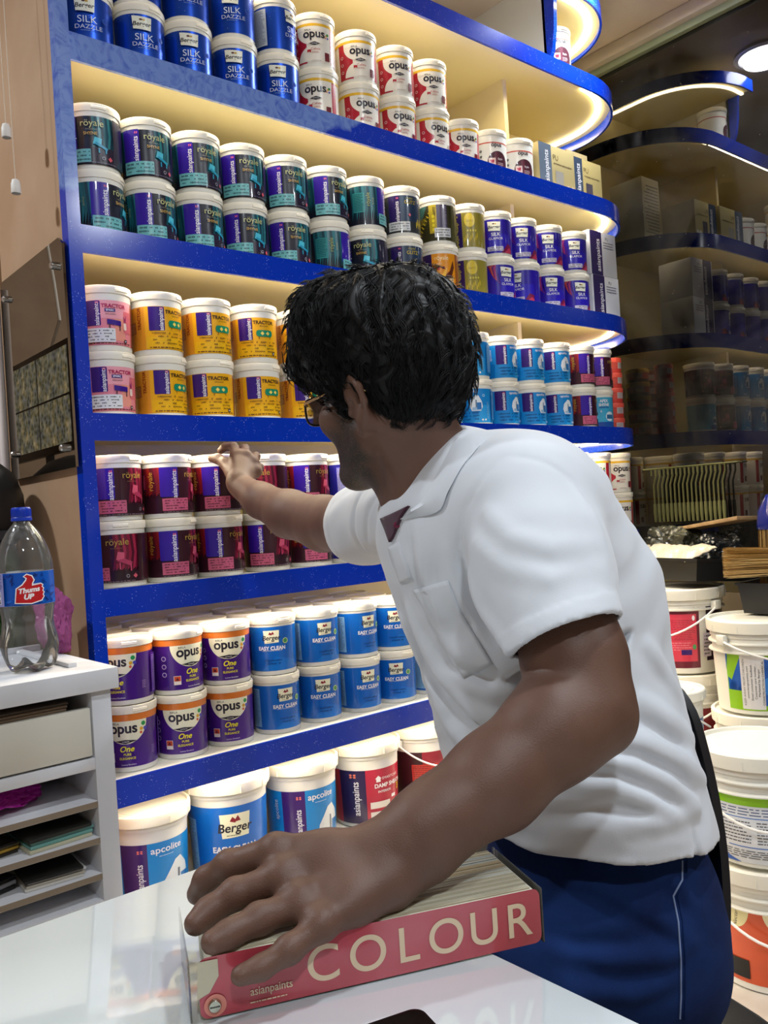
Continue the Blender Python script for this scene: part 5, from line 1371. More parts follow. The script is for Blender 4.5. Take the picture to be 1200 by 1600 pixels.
class SDF:
    def __init__(s): s.ops = []; s.disp = None
    def u(s, prim, k=0.01): s.ops.append((0, prim, k)); return s
    def cut(s, prim, k=0.004): s.ops.append((1, prim, k)); return s
    def chain(s, pts, rs, k=0.01):
        for i in range(len(pts) - 1): s.u(Cone(pts[i], pts[i + 1], rs[i], rs[i + 1]), k)
        return s
    def ev(s, p, use=None):
        d = np.full(len(p), 1.0)
        for i, (t, q, k) in enumerate(s.ops):
            if use is not None and not use[i]: continue
            e = q(p)
            d = smin(d, e, k) if t == 0 else -smin(-d, e, k)
        if s.disp is not None:
            near = np.abs(d) < 0.03
            if near.any(): d[near] += s.disp(p[near])
        return d
    __call__ = ev

    def hit(s, x, y, d0=0.3, d1=2.6, off=0.0, e=EYE):
        v = wr(x, y); d = d0
        for _ in range(220):
            q = s.ev((EYE + v * d)[None])[0] - off
            if q < 0.0004: return EYE + v * d
            d += max(q * 0.6, 0.0004)
            if d > d1: break
        return None

    def mesh(s, lo, hi, h, n=12, smooth=1):
        lo = np.array(lo, float); hi = np.array(hi, float)
        nbk = np.ceil((hi - lo) / (h * n)).astype(int)
        gi = np.stack(np.meshgrid(*[np.arange(q) for q in nbk], indexing='ij'), -1).reshape(-1, 3)
        cen = lo + (gi + 0.5) * h * n; R_ = h * n * 0.5 * math.sqrt(3)
        d = s.ev(cen); act = np.abs(d) < R_ * 1.35 + 0.012
        gi = gi[act]; cen = cen[act]
        per = []
        for t, q, k in s.ops: per.append(q(cen) < R_ * 1.3 + k + 0.014)
        per = np.array(per).T
        c = np.arange(n + 1); loc = np.stack(np.meshgrid(c, c, c, indexing='ij'), -1).reshape(-1, 3)
        dims = nbk * n + 2
        key = lambda ijk: (ijk[..., 0].astype(np.int64) * dims[1] + ijk[..., 1]) * dims[2] + ijk[..., 2]
        cv_k, cv_p, quads = [], [], []
        corners = np.array([(a, b_, c_) for a in (0, 1) for b_ in (0, 1) for c_ in (0, 1)])
        edges = [(i, j) for i in range(8) for j in range(i + 1, 8) if np.abs(corners[i] - corners[j]).sum() == 1]
        for bi in range(len(gi)):
            base = gi[bi] * n
            ijk = base + loc
            use = per[bi]
            if not use.any(): continue
            V = s.ev(lo + ijk * h, use).reshape(n + 1, n + 1, n + 1)
            if V.min() > 0 or V.max() < 0: continue
            cv = np.stack([V[a:a + n, b_:b_ + n, c_:c_ + n] for a, b_, c_ in corners], -1)
            sg = cv < 0; cr = sg.any(-1) & ~sg.all(-1)
            idx = np.argwhere(cr)
            if len(idx) == 0: continue
            vals = cv[cr]; acc = np.zeros((len(idx), 3)); cnt = np.zeros(len(idx))
            for i, j in edges:
                a, b_ = vals[:, i], vals[:, j]; x = (a < 0) != (b_ < 0)
                t = np.where(x, a / np.where(x, a - b_, 1), 0)
                acc += np.where(x[:, None], corners[i] + t[:, None] * (corners[j] - corners[i]), 0); cnt += x
            cv_k.append(key(base + idx)); cv_p.append(lo + (base + idx + acc / cnt[:, None]) * h)
            for ax in range(3):
                a = V[:n, :n, :n]; sl = [slice(0, n)] * 3; sl[ax] = slice(1, n + 1); b_ = V[tuple(sl)]
                x = (a < 0) != (b_ < 0); e = np.argwhere(x)
                if len(e) == 0: continue
                u_, w_ = (ax + 1) % 3, (ax + 2) % 3
                du = np.zeros(3, int); du[u_] = 1; dw = np.zeros(3, int); dw[w_] = 1
                g = base + e
                qd = np.stack([key(g - du - dw), key(g - dw), key(g), key(g - du)], -1)
                flip = a[x] >= 0
                qd[flip] = qd[flip][:, ::-1]
                quads.append(qd)
        K = np.concatenate(cv_k); Pp = np.concatenate(cv_p); Q = np.concatenate(quads)
        o = np.argsort(K); K = K[o]; Pp = Pp[o]
        ix = np.clip(np.searchsorted(K, Q), 0, len(K) - 1)
        ok = (K[ix] == Q).all(1); F = ix[ok]
        for _ in range(smooth):
            acc = np.zeros_like(Pp); cnt = np.zeros(len(Pp))
            for i in range(4):
                a, b_ = F[:, i], F[:, (i + 1) % 4]
                np.add.at(acc, a, Pp[b_]); np.add.at(cnt, a, 1); np.add.at(acc, b_, Pp[a]); np.add.at(cnt, b_, 1)
            Pp = 0.5 * Pp + 0.5 * acc / np.maximum(cnt, 1)[:, None]
        return Pp, F


def np_mesh(name, V, F, m, parent=None, origin=(0, 0, 0), colour=None):
    me = bpy.data.meshes.new(name); V = V - np.array(origin)
    me.vertices.add(len(V)); me.vertices.foreach_set('co', V.astype(np.float32).ravel())
    nf, k = F.shape
    me.loops.add(nf * k); me.loops.foreach_set('vertex_index', F.astype(np.int32).ravel())
    me.polygons.add(nf); me.polygons.foreach_set('loop_start', np.arange(0, nf * k, k, dtype=np.int32))
    me.polygons.foreach_set('loop_total', np.full(nf, k, dtype=np.int32))
    me.polygons.foreach_set('use_smooth', np.ones(nf, dtype=bool))
    me.update(calc_edges=True); me.validate()
    me.materials.append(m)
    if colour is not None:
        at = me.color_attributes.new('tone', 'FLOAT_COLOR', 'POINT')
        at.data.foreach_set('color', np.concatenate([colour, np.ones((len(V), 1))], 1).astype(np.float32).ravel())
    o = bpy.data.objects.new(name, me); col.objects.link(o)
    if parent is not None: o.parent = parent
    return o


def patch(sdf, rows, nu, nv, off, thick, name, m, parent, origin, d0=0.3):
    """thin cloth patch lying on a surface; rows = list of pixel polylines (top to bottom)"""
    def lerp_line(pl, t):
        pl = np.array(pl, float); L = np.r_[0, np.cumsum(np.linalg.norm(np.diff(pl, axis=0), axis=1))]; L /= L[-1]
        return np.array([np.interp(t, L, pl[:, 0]), np.interp(t, L, pl[:, 1])])
    G = np.zeros((nv + 1, nu + 1, 3))
    for j in range(nv + 1):
        f = j / nv * (len(rows) - 1); i0 = min(int(f), len(rows) - 2); ff = f - i0
        for i in range(nu + 1):
            q = lerp_line(rows[i0], i / nu) * (1 - ff) + lerp_line(rows[i0 + 1], i / nu) * ff
            h = sdf.hit(q[0], q[1], d0=d0)
            G[j, i] = h if h is not None else (G[j, i - 1] if i else G[j - 1, i])
    # normals towards the viewer
    out = []
    for j in range(nv + 1):
        for i in range(nu + 1):
            p = G[j, i]; g = np.array([sdf.ev((p + e)[None])[0] - sdf.ev((p - e)[None])[0] for e in np.eye(3) * 0.002]); g /= np.linalg.norm(g) + 1e-9
            out.append((p + g * off, p + g * (off - thick)))
    V = np.array([a for a, _ in out] + [b_ for _, b_ in out]); N = len(out); F = []
    I = lambda j, i: j * (nu + 1) + i
    for j in range(nv):
        for i in range(nu):
            F.append((I(j, i), I(j + 1, i), I(j + 1, i + 1), I(j, i + 1))); F.append((N + I(j, i), N + I(j, i + 1), N + I(j + 1, i + 1), N + I(j + 1, i)))
    per = [I(0, i) for i in range(nu)] + [I(j, nu) for j in range(nv)] + [I(nv, i) for i in range(nu, 0, -1)] + [I(j, 0) for j in range(nv, 0, -1)]
    for a, b_ in zip(per, per[1:] + per[:1]): F.append((a, b_, N + b_, N + a))
    return np_mesh(name, V, np.array(F), m, parent, origin)


def hits(sdf, pts, off=0.0):
    out = []
    for x, y in pts:
        h = sdf.hit(x, y)
        if h is None: continue
        v = wr(x, y); v = v / np.linalg.norm(v); out.append(h + v * off)
    return out


# ------------------------------------------------------------------ the man
man = empty('person', (0.90, 0.67, 0.0)); MO = (0.90, 0.67, 0.0)
tag(man, 'man in white polo shirt and blue jeans reaching for a can on the shelf', 'person')

# torso frame: he faces the desk; S points from his left to his right shoulder, FW forward
FW = -CR_ * 0.90 - CA_ * 0.43; FW[2] = 0; FW /= np.linalg.norm(FW)
UP = np.array([0, 0, 1.0]); SD = np.cross(UP, FW); SD = -SD          # away from the viewer
TA = [FW, SD, UP]
def tilt(f, s=0.0):
    """torso axes with the spine leaning f forward and s sideways"""
    u = UP + FW * f + SD * s; u /= np.linalg.norm(u); a = FW - u * (FW @ u); a /= np.linalg.norm(a); return [a, np.cross(u, a), u]

# ---- head
HC = P(606, 591, 1.12)
th = math.radians(46)
hF = -CR_ * math.cos(th) + CA_ * math.sin(th); hF = hF + np.array([0, 0, -0.05]); hF /= np.linalg.norm(hF)
hU = np.array([0, 0, 1.0]) - CR_ * 0.12; hU = hU - hF * (hU @ hF); hU /= np.linalg.norm(hU)
hS = np.cross(hF, hU)                       # his right
if hS @ CA_ > 0: hS = -hS                   # make +s the side nearer to the viewer (his left)
HA = [hS, hF, hU]
def H(s_, f, u): return HC + hS * s_ + hF * f + hU * u

body = SDF()
body.u(Ell(H(0, -.014, .022), HA, (.077, .096, .090)), 0.01)
body.u(Ell(H(0, .030, -.050), HA, (.060, .062, .072)), 0.03)
for sg in (-1, 1):
    body.u(Cone(H(sg * .056, -.004, -.070), H(sg * .014, .074, -.120), .020, .018), 0.03)
    body.u(Ell(H(sg * .048, .054, -.045), HA, (.024, .026, .024)), 0.02)
    body.u(Cone(H(sg * .040, .078, -.004), H(sg * .008, .088, -.006), .012, .012), 0.012)
    body.cut(Ell(H(sg * .032, .096, -.026), HA, (.018, .014, .011)), 0.012)
    body.u(Ell(H(sg * .032, .074, -.028), HA, (.015, .012, .011)), 0.004)
    body.u(Ell(H(sg * .014, .098, -.064), HA, (.009, .010, .008)), 0.006)
body.u(Cone(H(0, .086, -.012), H(0, .108, -.056), .008, .011), 0.014)
body.u(Ell(H(0, .088, -.084), HA, (.024, .013, .006)), 0.006)
body.u(Ell(H(0, .087, -.094), HA, (.021, .013, .007)), 0.005)
body.cut(Cone(H(-.022, .104, -.0885), H(.022, .104, -.0885), .002, .002), 0.003)
body.u(Ell(H(0, .078, -.118), HA, (.022, .018, .016)), 0.015)
# ears
for sg in (-1, 1):
    rim = [(.074, -.012, -.045), (.080, -.006, -.024), (.086, -.012, -.006), (.091, -.028, -.002), (.092, -.041, -.014), (.089, -.044, -.032), (.084, -.038, -.048), (.079, -.029, -.062), (.076, -.020, -.068)]
    rim = [H(sg * a, f, u) for a, f, u in rim]
    body.chain(rim, [.004, .0042, .0045, .0045, .0045, .0042, .0045, .0065, .0055], 0.004)
    body.u(Cone(H(sg * .078, -.020, -.020), H(sg * .078, -.028, -.050), .013, .011), 0.008)
    body.u(Cone(H(sg * .085, -.026, -.016), H(sg * .083, -.030, -.044), .004, .004), 0.004)
    body.cut(Ell(H(sg * .091, -.018, -.040), HA, (.010, .008, .012)), 0.004)
    body.u(Cone(H(sg * .078, -.008, -.040), H(sg * .080, -.010, -.044), .005, .005), 0.004)
# neck
NB = P(706, 790, 1.15)
body.chain([H(0, -.030, -.060), P(668, 735, 1.135), NB], [.056, .058, .070], 0.03)
body.u(Cone(H(0, .010, -.085), P(655, 800, 1.16), .034, .034), 0.03)
body.u(Cone(H(.055, -.035, -.06), P(648, 800, 1.10), .014, .012), 0.02)     # neck muscle
# trunk (under the clothes)
SHL, SHR = P(838, 805, .985), P(622, 800, 1.36)
body.u(Cone(P(800, 770, 1.03), P(650, 790, 1.28), .050, .045), 0.05)
body.u(Ell(P(760, 900, 1.13), tilt(.45), (.100, .150, .15)), 0.05)
body.u(Ell(P(860, 1120, 1.12), tilt(.25), (.105, .145, .16)), 0.05)
body.u(Ell(P(915, 1240, 1.115), TA, (.085, .12, .10)), 0.04)
# left arm (near), resting on the deck
EL = P(916, 1108, .862)
body.chain([SHL, P(868, 920, .925), P(898, 1035, .885), EL], [.052, .054, .051, .042], 0.02)
body.u(Cone(P(938, 1118, .868), P(945, 1128, .866), .026, .024), 0.03)          # elbow point
body.chain([EL, P(868, 1138, .848), P(772, 1222, .822), P(690, 1278, .800), P(636, 1318, .786)], [.044, .049, .0445, .0365, .0300], 0.02)
W1, W2 = P(590, 1330, .782), P(606, 1376, .765)
body.u(Cone(P(648, 1296, .79), W1, .028, .0215), 0.02); body.u(Cone(P(664, 1335, .785), W2, .026, .0215), 0.02); body.u(Cone(W1, W2, .021, .021), 0.01)
def finger(J, rs, k=0.006):
    body.chain(J, rs, k)
    for j in J[1:-1]: pass
LI = [P(432, 1330, .782), P(358, 1352, .790), P(322, 1374, .795), P(308, 1397, .801)]
LM = [P(443, 1370, .760), P(368, 1397, .755), P(326, 1424, .746), P(306, 1443, .7345)]
LR = [P(470, 1410, .738), P(405, 1436, .724), P(358, 1459, .708), P(332, 1472, .6985)]
LP = [P(503, 1444, .717), P(452, 1484, .7005), P(408, 1512, .6905), P(376, 1524, .6850)]
LTh = [P(560, 1345, .800), P(500, 1352, .822), P(455, 1378, .838), P(432, 1398, .842)]
for a, b_, r0, r1 in ((W1, LI[0], .0185, .0135), (W1, LM[0], .019, .0135), (W2, LR[0], .0185, .0130), (W2, LP[0], .0185, .0120)):
    body.u(Cone(a, b_, r0, r1), 0.016)
body.u(Cone((LI[0] + W1) / 2, (LP[0] + W2) / 2, .015, .015), 0.02)
body.chain([LI[0], LM[0], LR[0], LP[0]], [.0115, .012, .0115, .0105], 0.010)
finger(LI, [.0145, .0125, .0115, .0100]); finger(LM, [.0148, .0128, .0118, .0104]); finger(LR, [.0140, .0122, .0112, .0100]); finger(LP, [.0122, .0104, .0094, .0084]); finger(LTh, [.020, .0150, .0125, .0108], 0.012)
for J, r in ((LI, .0150), (LM, .0152), (LR, .0146), (LP, .0128)):
    body.u(Ell(J[0] + UP * .001, np.eye(3), (r, r, r)), 0.006)
    body.u(Ell(J[1] + UP * .0008, np.eye(3), (.0134 * r / .0148,) * 3), 0.004)
# extensor tendons and a vein on the back of the hand
for J, W in ((LI, W1), (LM, W1), (LR, W2)):
    a = W * .35 + J[0] * .65; body.u(Cone(a + UP * .0120, J[0] + UP * .0085, .0026, .0034), 0.008)
body.u(Cone(W2 + UP * .012, LR[0] * .6 + W2 * .4 + UP * .0135, .0035, .0022), 0.009)

# right arm (far), reaching into the shelf
ER = P(506, 818, 1.665)
body.chain([SHR, P(560, 818, 1.52), ER], [.056, .055, .051], 0.02)
body.chain([ER, P(452, 803, 1.76), P(408, 782, 1.845), P(376, 760, 1.895)], [.052, .047, .036, .0275], 0.02)
WR = P(373, 752, 1.905)
RI = [P(370, 712, 1.950), P(365, 698, 1.966), P(352, 698, 1.980), P(345, 704, 1.984)]
RM = [P(383, 713, 1.955), P(383, 701, 1.978), P(374, 703, 1.992), P(368, 710, 1.992)]
RR = [P(394, 723, 1.955), P(400, 713, 1.978), P(394, 716, 1.990), P(387, 724, 1.988)]
RP = [P(399, 737, 1.945), P(406, 730, 1.966), P(402, 732, 1.978), P(395, 739, 1.976)]
RT = [P(364, 740, 1.925), P(352, 724, 1.950), P(341, 717, 1.966), P(331, 716, 1.974)]
for J, r in ((RI, .0135), (RM, .0135), (RR, .013), (RP, .012)): body.u(Cone(WR, J[0], .021, r), 0.014)
body.chain([RI[0], RM[0], RR[0], RP[0]], [.012, .0125, .012, .011], 0.01)
for J, r in ((RI, 1.0), (RM, 1.0), (RR, .95), (RP, .85)): body.chain(J, [.0130 * r, .0108 * r, .0096 * r, .0086 * r], 0.004)
body.chain(RT, [.018, .0125, .0112, .0095], 0.008)
for J in (RI, RM, RR, RP): body.u(Ell(J[0] - FW * 0 + UP * .001, np.eye(3), (.0138,) * 3), 0.006)

# legs (inside the jeans) with ankles
HIPL, HIPR = P(925, 1465, 1.045), P(900, 1455, 1.22)
KL, KR = HIPL + FW * .42 + UP * -.02, HIPR + FW * .42 + UP * -.02
for hp, kn in ((HIPL, KL), (HIPR, KR)):
    kn[2] = min(kn[2], 0.555)
    an = kn + FW * .02; an[2] = 0.10
    body.chain([hp, kn, an], [.075, .055, .034], 0.03)

def body_tone(V):
    """beard and brow shading of the skin, real hair colour"""
    c = np.zeros((len(V), 3))
    q = (V - HC) @ np.array(HA).T
    s_, f, u = np.abs(q[:, 0]), q[:, 1], q[:, 2]
    jaw = np.clip((-.050 - u) / .022, 0, 1) * np.clip((f + .000) / .016, 0, 1) * np.clip((u + .155) / .02, 0, 1)
    side = np.clip((f + .012) / .012, 0, 1) * np.clip((.040 - f) / .016, 0, 1) * np.clip((.0 - u) / .02, 0, 1) * np.clip((s_ - .045) / .012, 0, 1)
    lip = np.exp(-((u + .089) / .010) ** 2) * (s_ < .03) * (f > .08)
    mou = np.exp(-((u + .073) / .006) ** 2) * (s_ < .035) * (f > .07)
    brow = np.exp(-((u + .006) / .006) ** 2) * (s_ > .010) * (s_ < .052) * (f > .05)
    b_ = np.clip(np.maximum(np.maximum(jaw, side) * (1 - lip), np.maximum(mou, brow)), 0, 1)
    near = (np.linalg.norm(V - HC, axis=1) < .20)
    c[:, 0] = b_ * near
    c[:, 1] = lip * near
    return c

def skin_material():
    m = bpy.data.materials.new('brown_skin'); m.use_nodes = True; nt = m.node_tree; N = nt.nodes.new; L = nt.links.new
    bs = nt.nodes['Principled BSDF']; bs.inputs['Roughness'].default_value = 0.52
    bs.inputs['Subsurface Weight'].default_value = 0.10; bs.inputs['Subsurface Radius'].default_value = (0.012, 0.005, 0.003); bs.inputs['Subsurface Scale'].default_value = 0.4
    at = N('ShaderNodeAttribute'); at.attribute_name = 'tone'; sp = N('ShaderNodeSeparateColor'); L(at.outputs['Color'], sp.inputs[0])
    tc = N('ShaderNodeTexCoord'); n = N('ShaderNodeTexNoise'); n.inputs['Scale'].default_value = 14; n.inputs['Detail'].default_value = 5; L(tc.outputs['Object'], n.inputs['Vector'])
    r = N('ShaderNodeMapRange'); r.inputs['From Min'].default_value = .35; r.inputs['From Max'].default_value = .65; L(n.outputs['Fac'], r.inputs['Value'])
    a = N('ShaderNodeMix'); a.data_type = 'RGBA'; a.inputs[6].default_value = lin('5b3e31'); a.inputs[7].default_value = lin('66483a'); L(r.outputs[0], a.inputs[0])
    n2 = N('ShaderNodeTexNoise'); n2.inputs['Scale'].default_value = 420; n2.inputs['Detail'].default_value = 3; L(tc.outputs['Object'], n2.inputs['Vector'])
    r2 = N('ShaderNodeMapRange'); r2.inputs['From Min'].default_value = .28; r2.inputs['From Max'].default_value = .50; L(n2.outputs['Fac'], r2.inputs['Value'])
    mu = N('ShaderNodeMath'); mu.operation = 'MULTIPLY'; L(sp.outputs[0], mu.inputs[0]); L(r2.outputs[0], mu.inputs[1])
    b_ = N('ShaderNodeMix'); b_.data_type = 'RGBA'; b_.inputs[7].default_value = lin('1e1612'); L(a.outputs[2], b_.inputs[6]); L(mu.outputs[0], b_.inputs[0])
    c = N('ShaderNodeMix'); c.data_type = 'RGBA'; c.inputs[7].default_value = lin('6a3a34'); L(b_.outputs[2], c.inputs[6]); L(sp.outputs[1], c.inputs[0])
    L(c.outputs[2], bs.inputs['Base Color'])
    bp = N('ShaderNodeBump'); bp.inputs['Strength'].default_value = .25; bp.inputs['Distance'].default_value = .0006
    v = N('ShaderNodeTexVoronoi'); v.inputs['Scale'].default_value = 700; L(tc.outputs['Object'], v.inputs['Vector']); L(v.outputs['Distance'], bp.inputs['Height']); L(bp.outputs[0], bs.inputs['Normal'])
    return m

M_SKIN = skin_material()
V, F = body.mesh((0.15, 0.35, 0.05), (1.35, 1.95, 1.50), 0.0030, smooth=1)
print('body', len(V), len(F))
bo = np_mesh('body', V, F, M_SKIN, man, MO, colour=body_tone(V))
bo['label'] = 'bare brown skin'

# eyes
for sg in (-1, 1):
    b = B(); b.lathe([(0.0001, -0.0115)] + [(0.0115 * math.sin(math.radians(15 * k)), -0.0115 * math.cos(math.radians(15 * k))) for k in range(1, 12)] + [(0.0001, 0.0115)], mat('e6e0d8', 0.15), 20)
    b.lathe([(0.0001, 0.0118), (0.0052, 0.0112)], mat('1a100a', 0.1), 16)
    o = b.build('eye', parent=man); c = H(sg * .032, .0765, -.027) - np.array(MO)
    o.matrix_local = Matrix.Translation(Vector(c)) @ Vector(hF).to_track_quat('Z', 'Y').to_matrix().to_4x4()
# fingernails
def nail(J, r, upv, name='fingernail'):
    d = J[3] - J[2]; d /= np.linalg.norm(d); n = upv - d * (upv @ d); n /= np.linalg.norm(n); s_ = np.cross(d, n)
    c = J[3] + n * r * .80 + d * r * .25
    b = B(); vs = []; fs = []
    for j in range(5):
        for i in range(5):
            a = (i - 2) / 2; t = (j - 2) / 2
            w_ = .78 if abs(t) < .9 else .55
            p = c + s_ * a * r * w_ + d * t * r * .75 - n * (abs(a) ** 2) * r * .38 - n * (0.25 * r * max(0, t) ** 2) + n * .0006
            vs.append(p - np.array(MO))
    for j in range(4):
        for i in range(4): fs.append((j * 5 + i, j * 5 + i + 1, (j + 1) * 5 + i + 1, (j + 1) * 5 + i))
    b.add(vs, fs, mat('a8806c', 0.3)); b.build(name, parent=man, ang=80)
nail(RT, .0095, UP - CA_ * .6)

# ---- glasses
gl = empty('eyeglasses', (0, 0, 0)); gl.parent = man
M_GF = mat('15151a', 0.25, coat=0.5); M_GT = mat('c8a878', 0.25, metal=0.8)
def rimpts(sg, n=28):
    out = []
    for k in range(n):
        a = 2 * math.pi * k / n; cx, cz = math.cos(a), math.sin(a)
        e = 0.55; x = abs(cx) ** e * math.copysign(1, cx) * .0245; z = abs(cz) ** e * math.copysign(1, cz) * .0185
        out.append(H(sg * .033 + x, .107 - .10 * abs(sg * .033 + x) ** 1.5, -.028 + z) - np.array(MO))
    return out
for sg in (-1, 1):
    q = rimpts(sg); b = B(); b.tube(q + [q[0], q[1]], .0016, M_GF, 8, cap=False); b.build('rim', parent=gl)
    b = B(); c = sum(q) / len(q); b.add([c] + q, [(0, i + 1, (i + 1) % len(q) + 1) for i in range(len(q))], None or M_CLR); b.build('lens', parent=gl, ang=80)
    b = B(); b.tube([H(sg * .0580, .101, -.020) - np.array(MO), H(sg * .074, .085, -.018) - np.array(MO), H(sg * .083, .02, -.012) - np.array(MO), H(sg * .085, -.02, -.006) - np.array(MO), H(sg * .083, -.044, -.020) - np.array(MO)], .0017, M_GT, 8); b.build('temple', parent=gl)
b = B(); b.tube([H(-.010, .107, -.020) - np.array(MO), H(0, .112, -.016) - np.array(MO), H(.010, .107, -.020) - np.array(MO)], .0014, M_GF, 8); b.build('bridge', parent=gl)

# ---- polo shirt
shirt = SDF()
shirt.u(Ell(P(745, 868, 1.135), tilt(.55), (.112, .168, .150)), 0.05)
shirt.u(Ell(P(817, 1010, 1.130), tilt(.40), (.132, .170, .160)), 0.05)
shirt.u(Ell(P(870, 1150, 1.120), tilt(.25), (.145, .170, .150)), 0.05)
shirt.u(Ell(P(902, 1262, 1.115), tilt(.05), (.152, .172, .150)), 0.05)
shirt.u(Ell(P(922, 1350, 1.115), TA, (.150, .172, .120)), 0.05)
shirt.u(Cone(P(806, 775, 1.03), P(652, 795, 1.30), .064, .058), 0.05)
shirt.u(Cone(P(800, 765, 1.05), P(716, 745, 1.14), .052, .066), 0.04)
shirt.u(Cone(P(850, 800, 1.05), P(900, 930, 1.10), .085, .10), 0.05)
shirt.u(Cone(P(900, 930, 1.12), P(925, 1080, 1.14), .096, .105), 0.05)
# near sleeve
shirt.chain([P(828, 795, .995), P(846, 885, .945), P(884, 1000, .875)], [.074, .0735, .0615], 0.03)
# far sleeve
shirt.chain([P(632, 800, 1.34), P(575, 818, 1.49), P(545, 824, 1.56)], [.066, .0655, .0655], 0.03)
n1 = CR_ * .34 - CU_ * .94 - CA_ * .38; C1 = P(884, 993, .876); n1 /= np.linalg.norm(n1)
n2 = ER - SHR; n2 /= np.linalg.norm(n2); n2 = n2 + CR_ * -.15 ; n2 /= np.linalg.norm(n2); C2 = P(559, 820, 1.525)
fold_ridges = [
 ([(955, 1150), (1008, 1163), (1060, 1188), (1096, 1215)], .011), ([(925, 1187), (985, 1195), (1042, 1222), (1086, 1262)], .010),
 ([(895, 1228), (955, 1226), (1010, 1247), (1045, 1268)], .009), ([(1003, 1095), (1040, 1122), (1078, 1152)], .010),
 ([(840, 1296), (930, 1292), (1020, 1284), (1085, 1262)], .007), ([(1012, 1010), (1035, 1050), (1060, 1088)], .008),
 ([(640, 955), (682, 1045), (745, 1112), (800, 1135)], .010), ([(618, 935), (650, 1040), (700, 1130), (742, 1180)], .009),
 ([(716, 1060), (770, 1082), (815, 1072)], .009), ([(690, 1000), (740, 1030), (800, 1052)], .006), ([(640, 1075), (672, 1150), (700, 1200)], .008),
 ([(735, 905), (760, 960), (792, 1010)], .008), ([(700, 860), (712, 920), (745, 975)], .006), ([(655, 830), (668, 900), (690, 960)], .006),
 ([(780, 1330), (860, 1318), (960, 1310), (1060, 1322)], .004), ([(900, 770), (925, 815), (945, 870)], .006),
 ([(760, 800), (800, 840), (860, 860), (925, 850)], .005), ([(745, 850), (790, 890), (860, 905), (940, 890)], .005),
 ([(800, 1240), (870, 1250), (940, 1262)], .006), ([(690, 1225), (760, 1262), (830, 1280)], .006)]
# grooves between folds
fold_cuts = [([(940, 1170), (1000, 1181), (1055, 1208), (1088, 1240)], .006), ([(910, 1208), (965, 1212), (1020, 1236), (1060, 1262)], .005), ([(985, 1120), (1030, 1142), (1072, 1172)], .005),
 ([(630, 950), (666, 1045), (722, 1122), (770, 1160)], .006), ([(720, 880), (738, 940), (772, 1000)], .005), ([(700, 1040), (760, 1062), (812, 1056)], .005), ([(870, 1262), (960, 1262), (1040, 1278)], .004),
 ([(787, 712), (750, 752), (724, 805), (716, 860), (726, 905), (752, 960), (775, 1000)], .0028), ([(800, 712), (850, 722), (900, 755), (930, 800)], .0022),
 ([(590, 775), (575, 800), (572, 830), (585, 868)], .003), ([(566, 768), (552, 795), (552, 830), (568, 862)], .0035), ([(640, 850), (665, 940), (690, 1010)], .004),
 ([(775, 1326), (860, 1317), (980, 1314), (1080, 1330)], .0014)]
rid = [(hits(shirt, p, off=.003), r) for p, r in fold_ridges]; ct = [(hits(shirt, p, off=-.0006), r) for p, r in fold_cuts]
FOLDS = []
for i, (pts, r) in enumerate(rid): FOLDS.append((pts, -r * (1.8 if i < 6 else 1.5), .0105))
for pts, r in ct: FOLDS.append((pts, r * (2.1 if r > .003 else 1.2), .0070 if r > .003 else .0045))
# openings: cuffs, hem, neck
armdir = EL - SHL; armdir /= np.linalg.norm(armdir)
shirt.cut(Both(Half(C1, n1), Cone(P(868, 930, .93), P(905, 1085, .82), .13, .13)), 0.002)
shirt.cut(Cone(P(870, 945, .915), P(900, 1045, .858), .0555, .0590), 0.002)
shirt.cut(Both(Half(C2, n2), Cone(C2, C2 + n2 * .25, .14, .14)), 0.002)
shirt.cut(Cone(C2 - n2 * .05, C2 + n2 * .05, .0600, .0610), 0.002)
HEMZ = P(960, 1336, 1.0)[2]
hemn = -UP - CR_ * 0.10
shirt.cut(Half(P(945, 1344, .955), hemn), 0.002)
shirt.cut(Ell(P(922, 1370, 1.115), TA, (.145, .167, .105)), 0.002)
shirt.cut(Cone(P(680, 735, 1.13), P(702, 790, 1.15), .062, .060), 0.004)        # neck hole
sl = hits(shirt, [(1082, 1288), (1088, 1312), (1092, 1335), (1094, 1352)])
for i in range(len(sl) - 1): shirt.cut(Cone(sl[i], sl[i + 1], .0015 + .0022 * i, .0037 + .0022 * i), .001)
def fold_disp(p, a, folds):
    for pts, A, wd in folds:
        if len(pts) < 2: continue
        Q_ = np.array(pts); lo_, hi_ = Q_.min(0) - wd * 2.6, Q_.max(0) + wd * 2.6
        k = ((p > lo_) & (p < hi_)).all(1)
        if not k.any(): continue
        pp = p[k]; best = np.full(len(pp), 9.0); n_ = len(pts) - 1; tb = np.zeros(len(pp))
        for i in range(n_):
            a_, b_ = Q_[i], Q_[i + 1]; ab = b_ - a_; t = np.clip((pp - a_) @ ab / (ab @ ab + 1e-12), 0, 1)
            dd = np.linalg.norm(pp - a_ - t[:, None] * ab, axis=1); m_ = dd < best; best = np.where(m_, dd, best); tb = np.where(m_, (i + t) / n_, tb)
        a[k] += A * np.exp(-(best / wd) ** 2) * (.35 + .65 * np.sin(np.pi * np.clip(tb, 0, 1)))
    return a


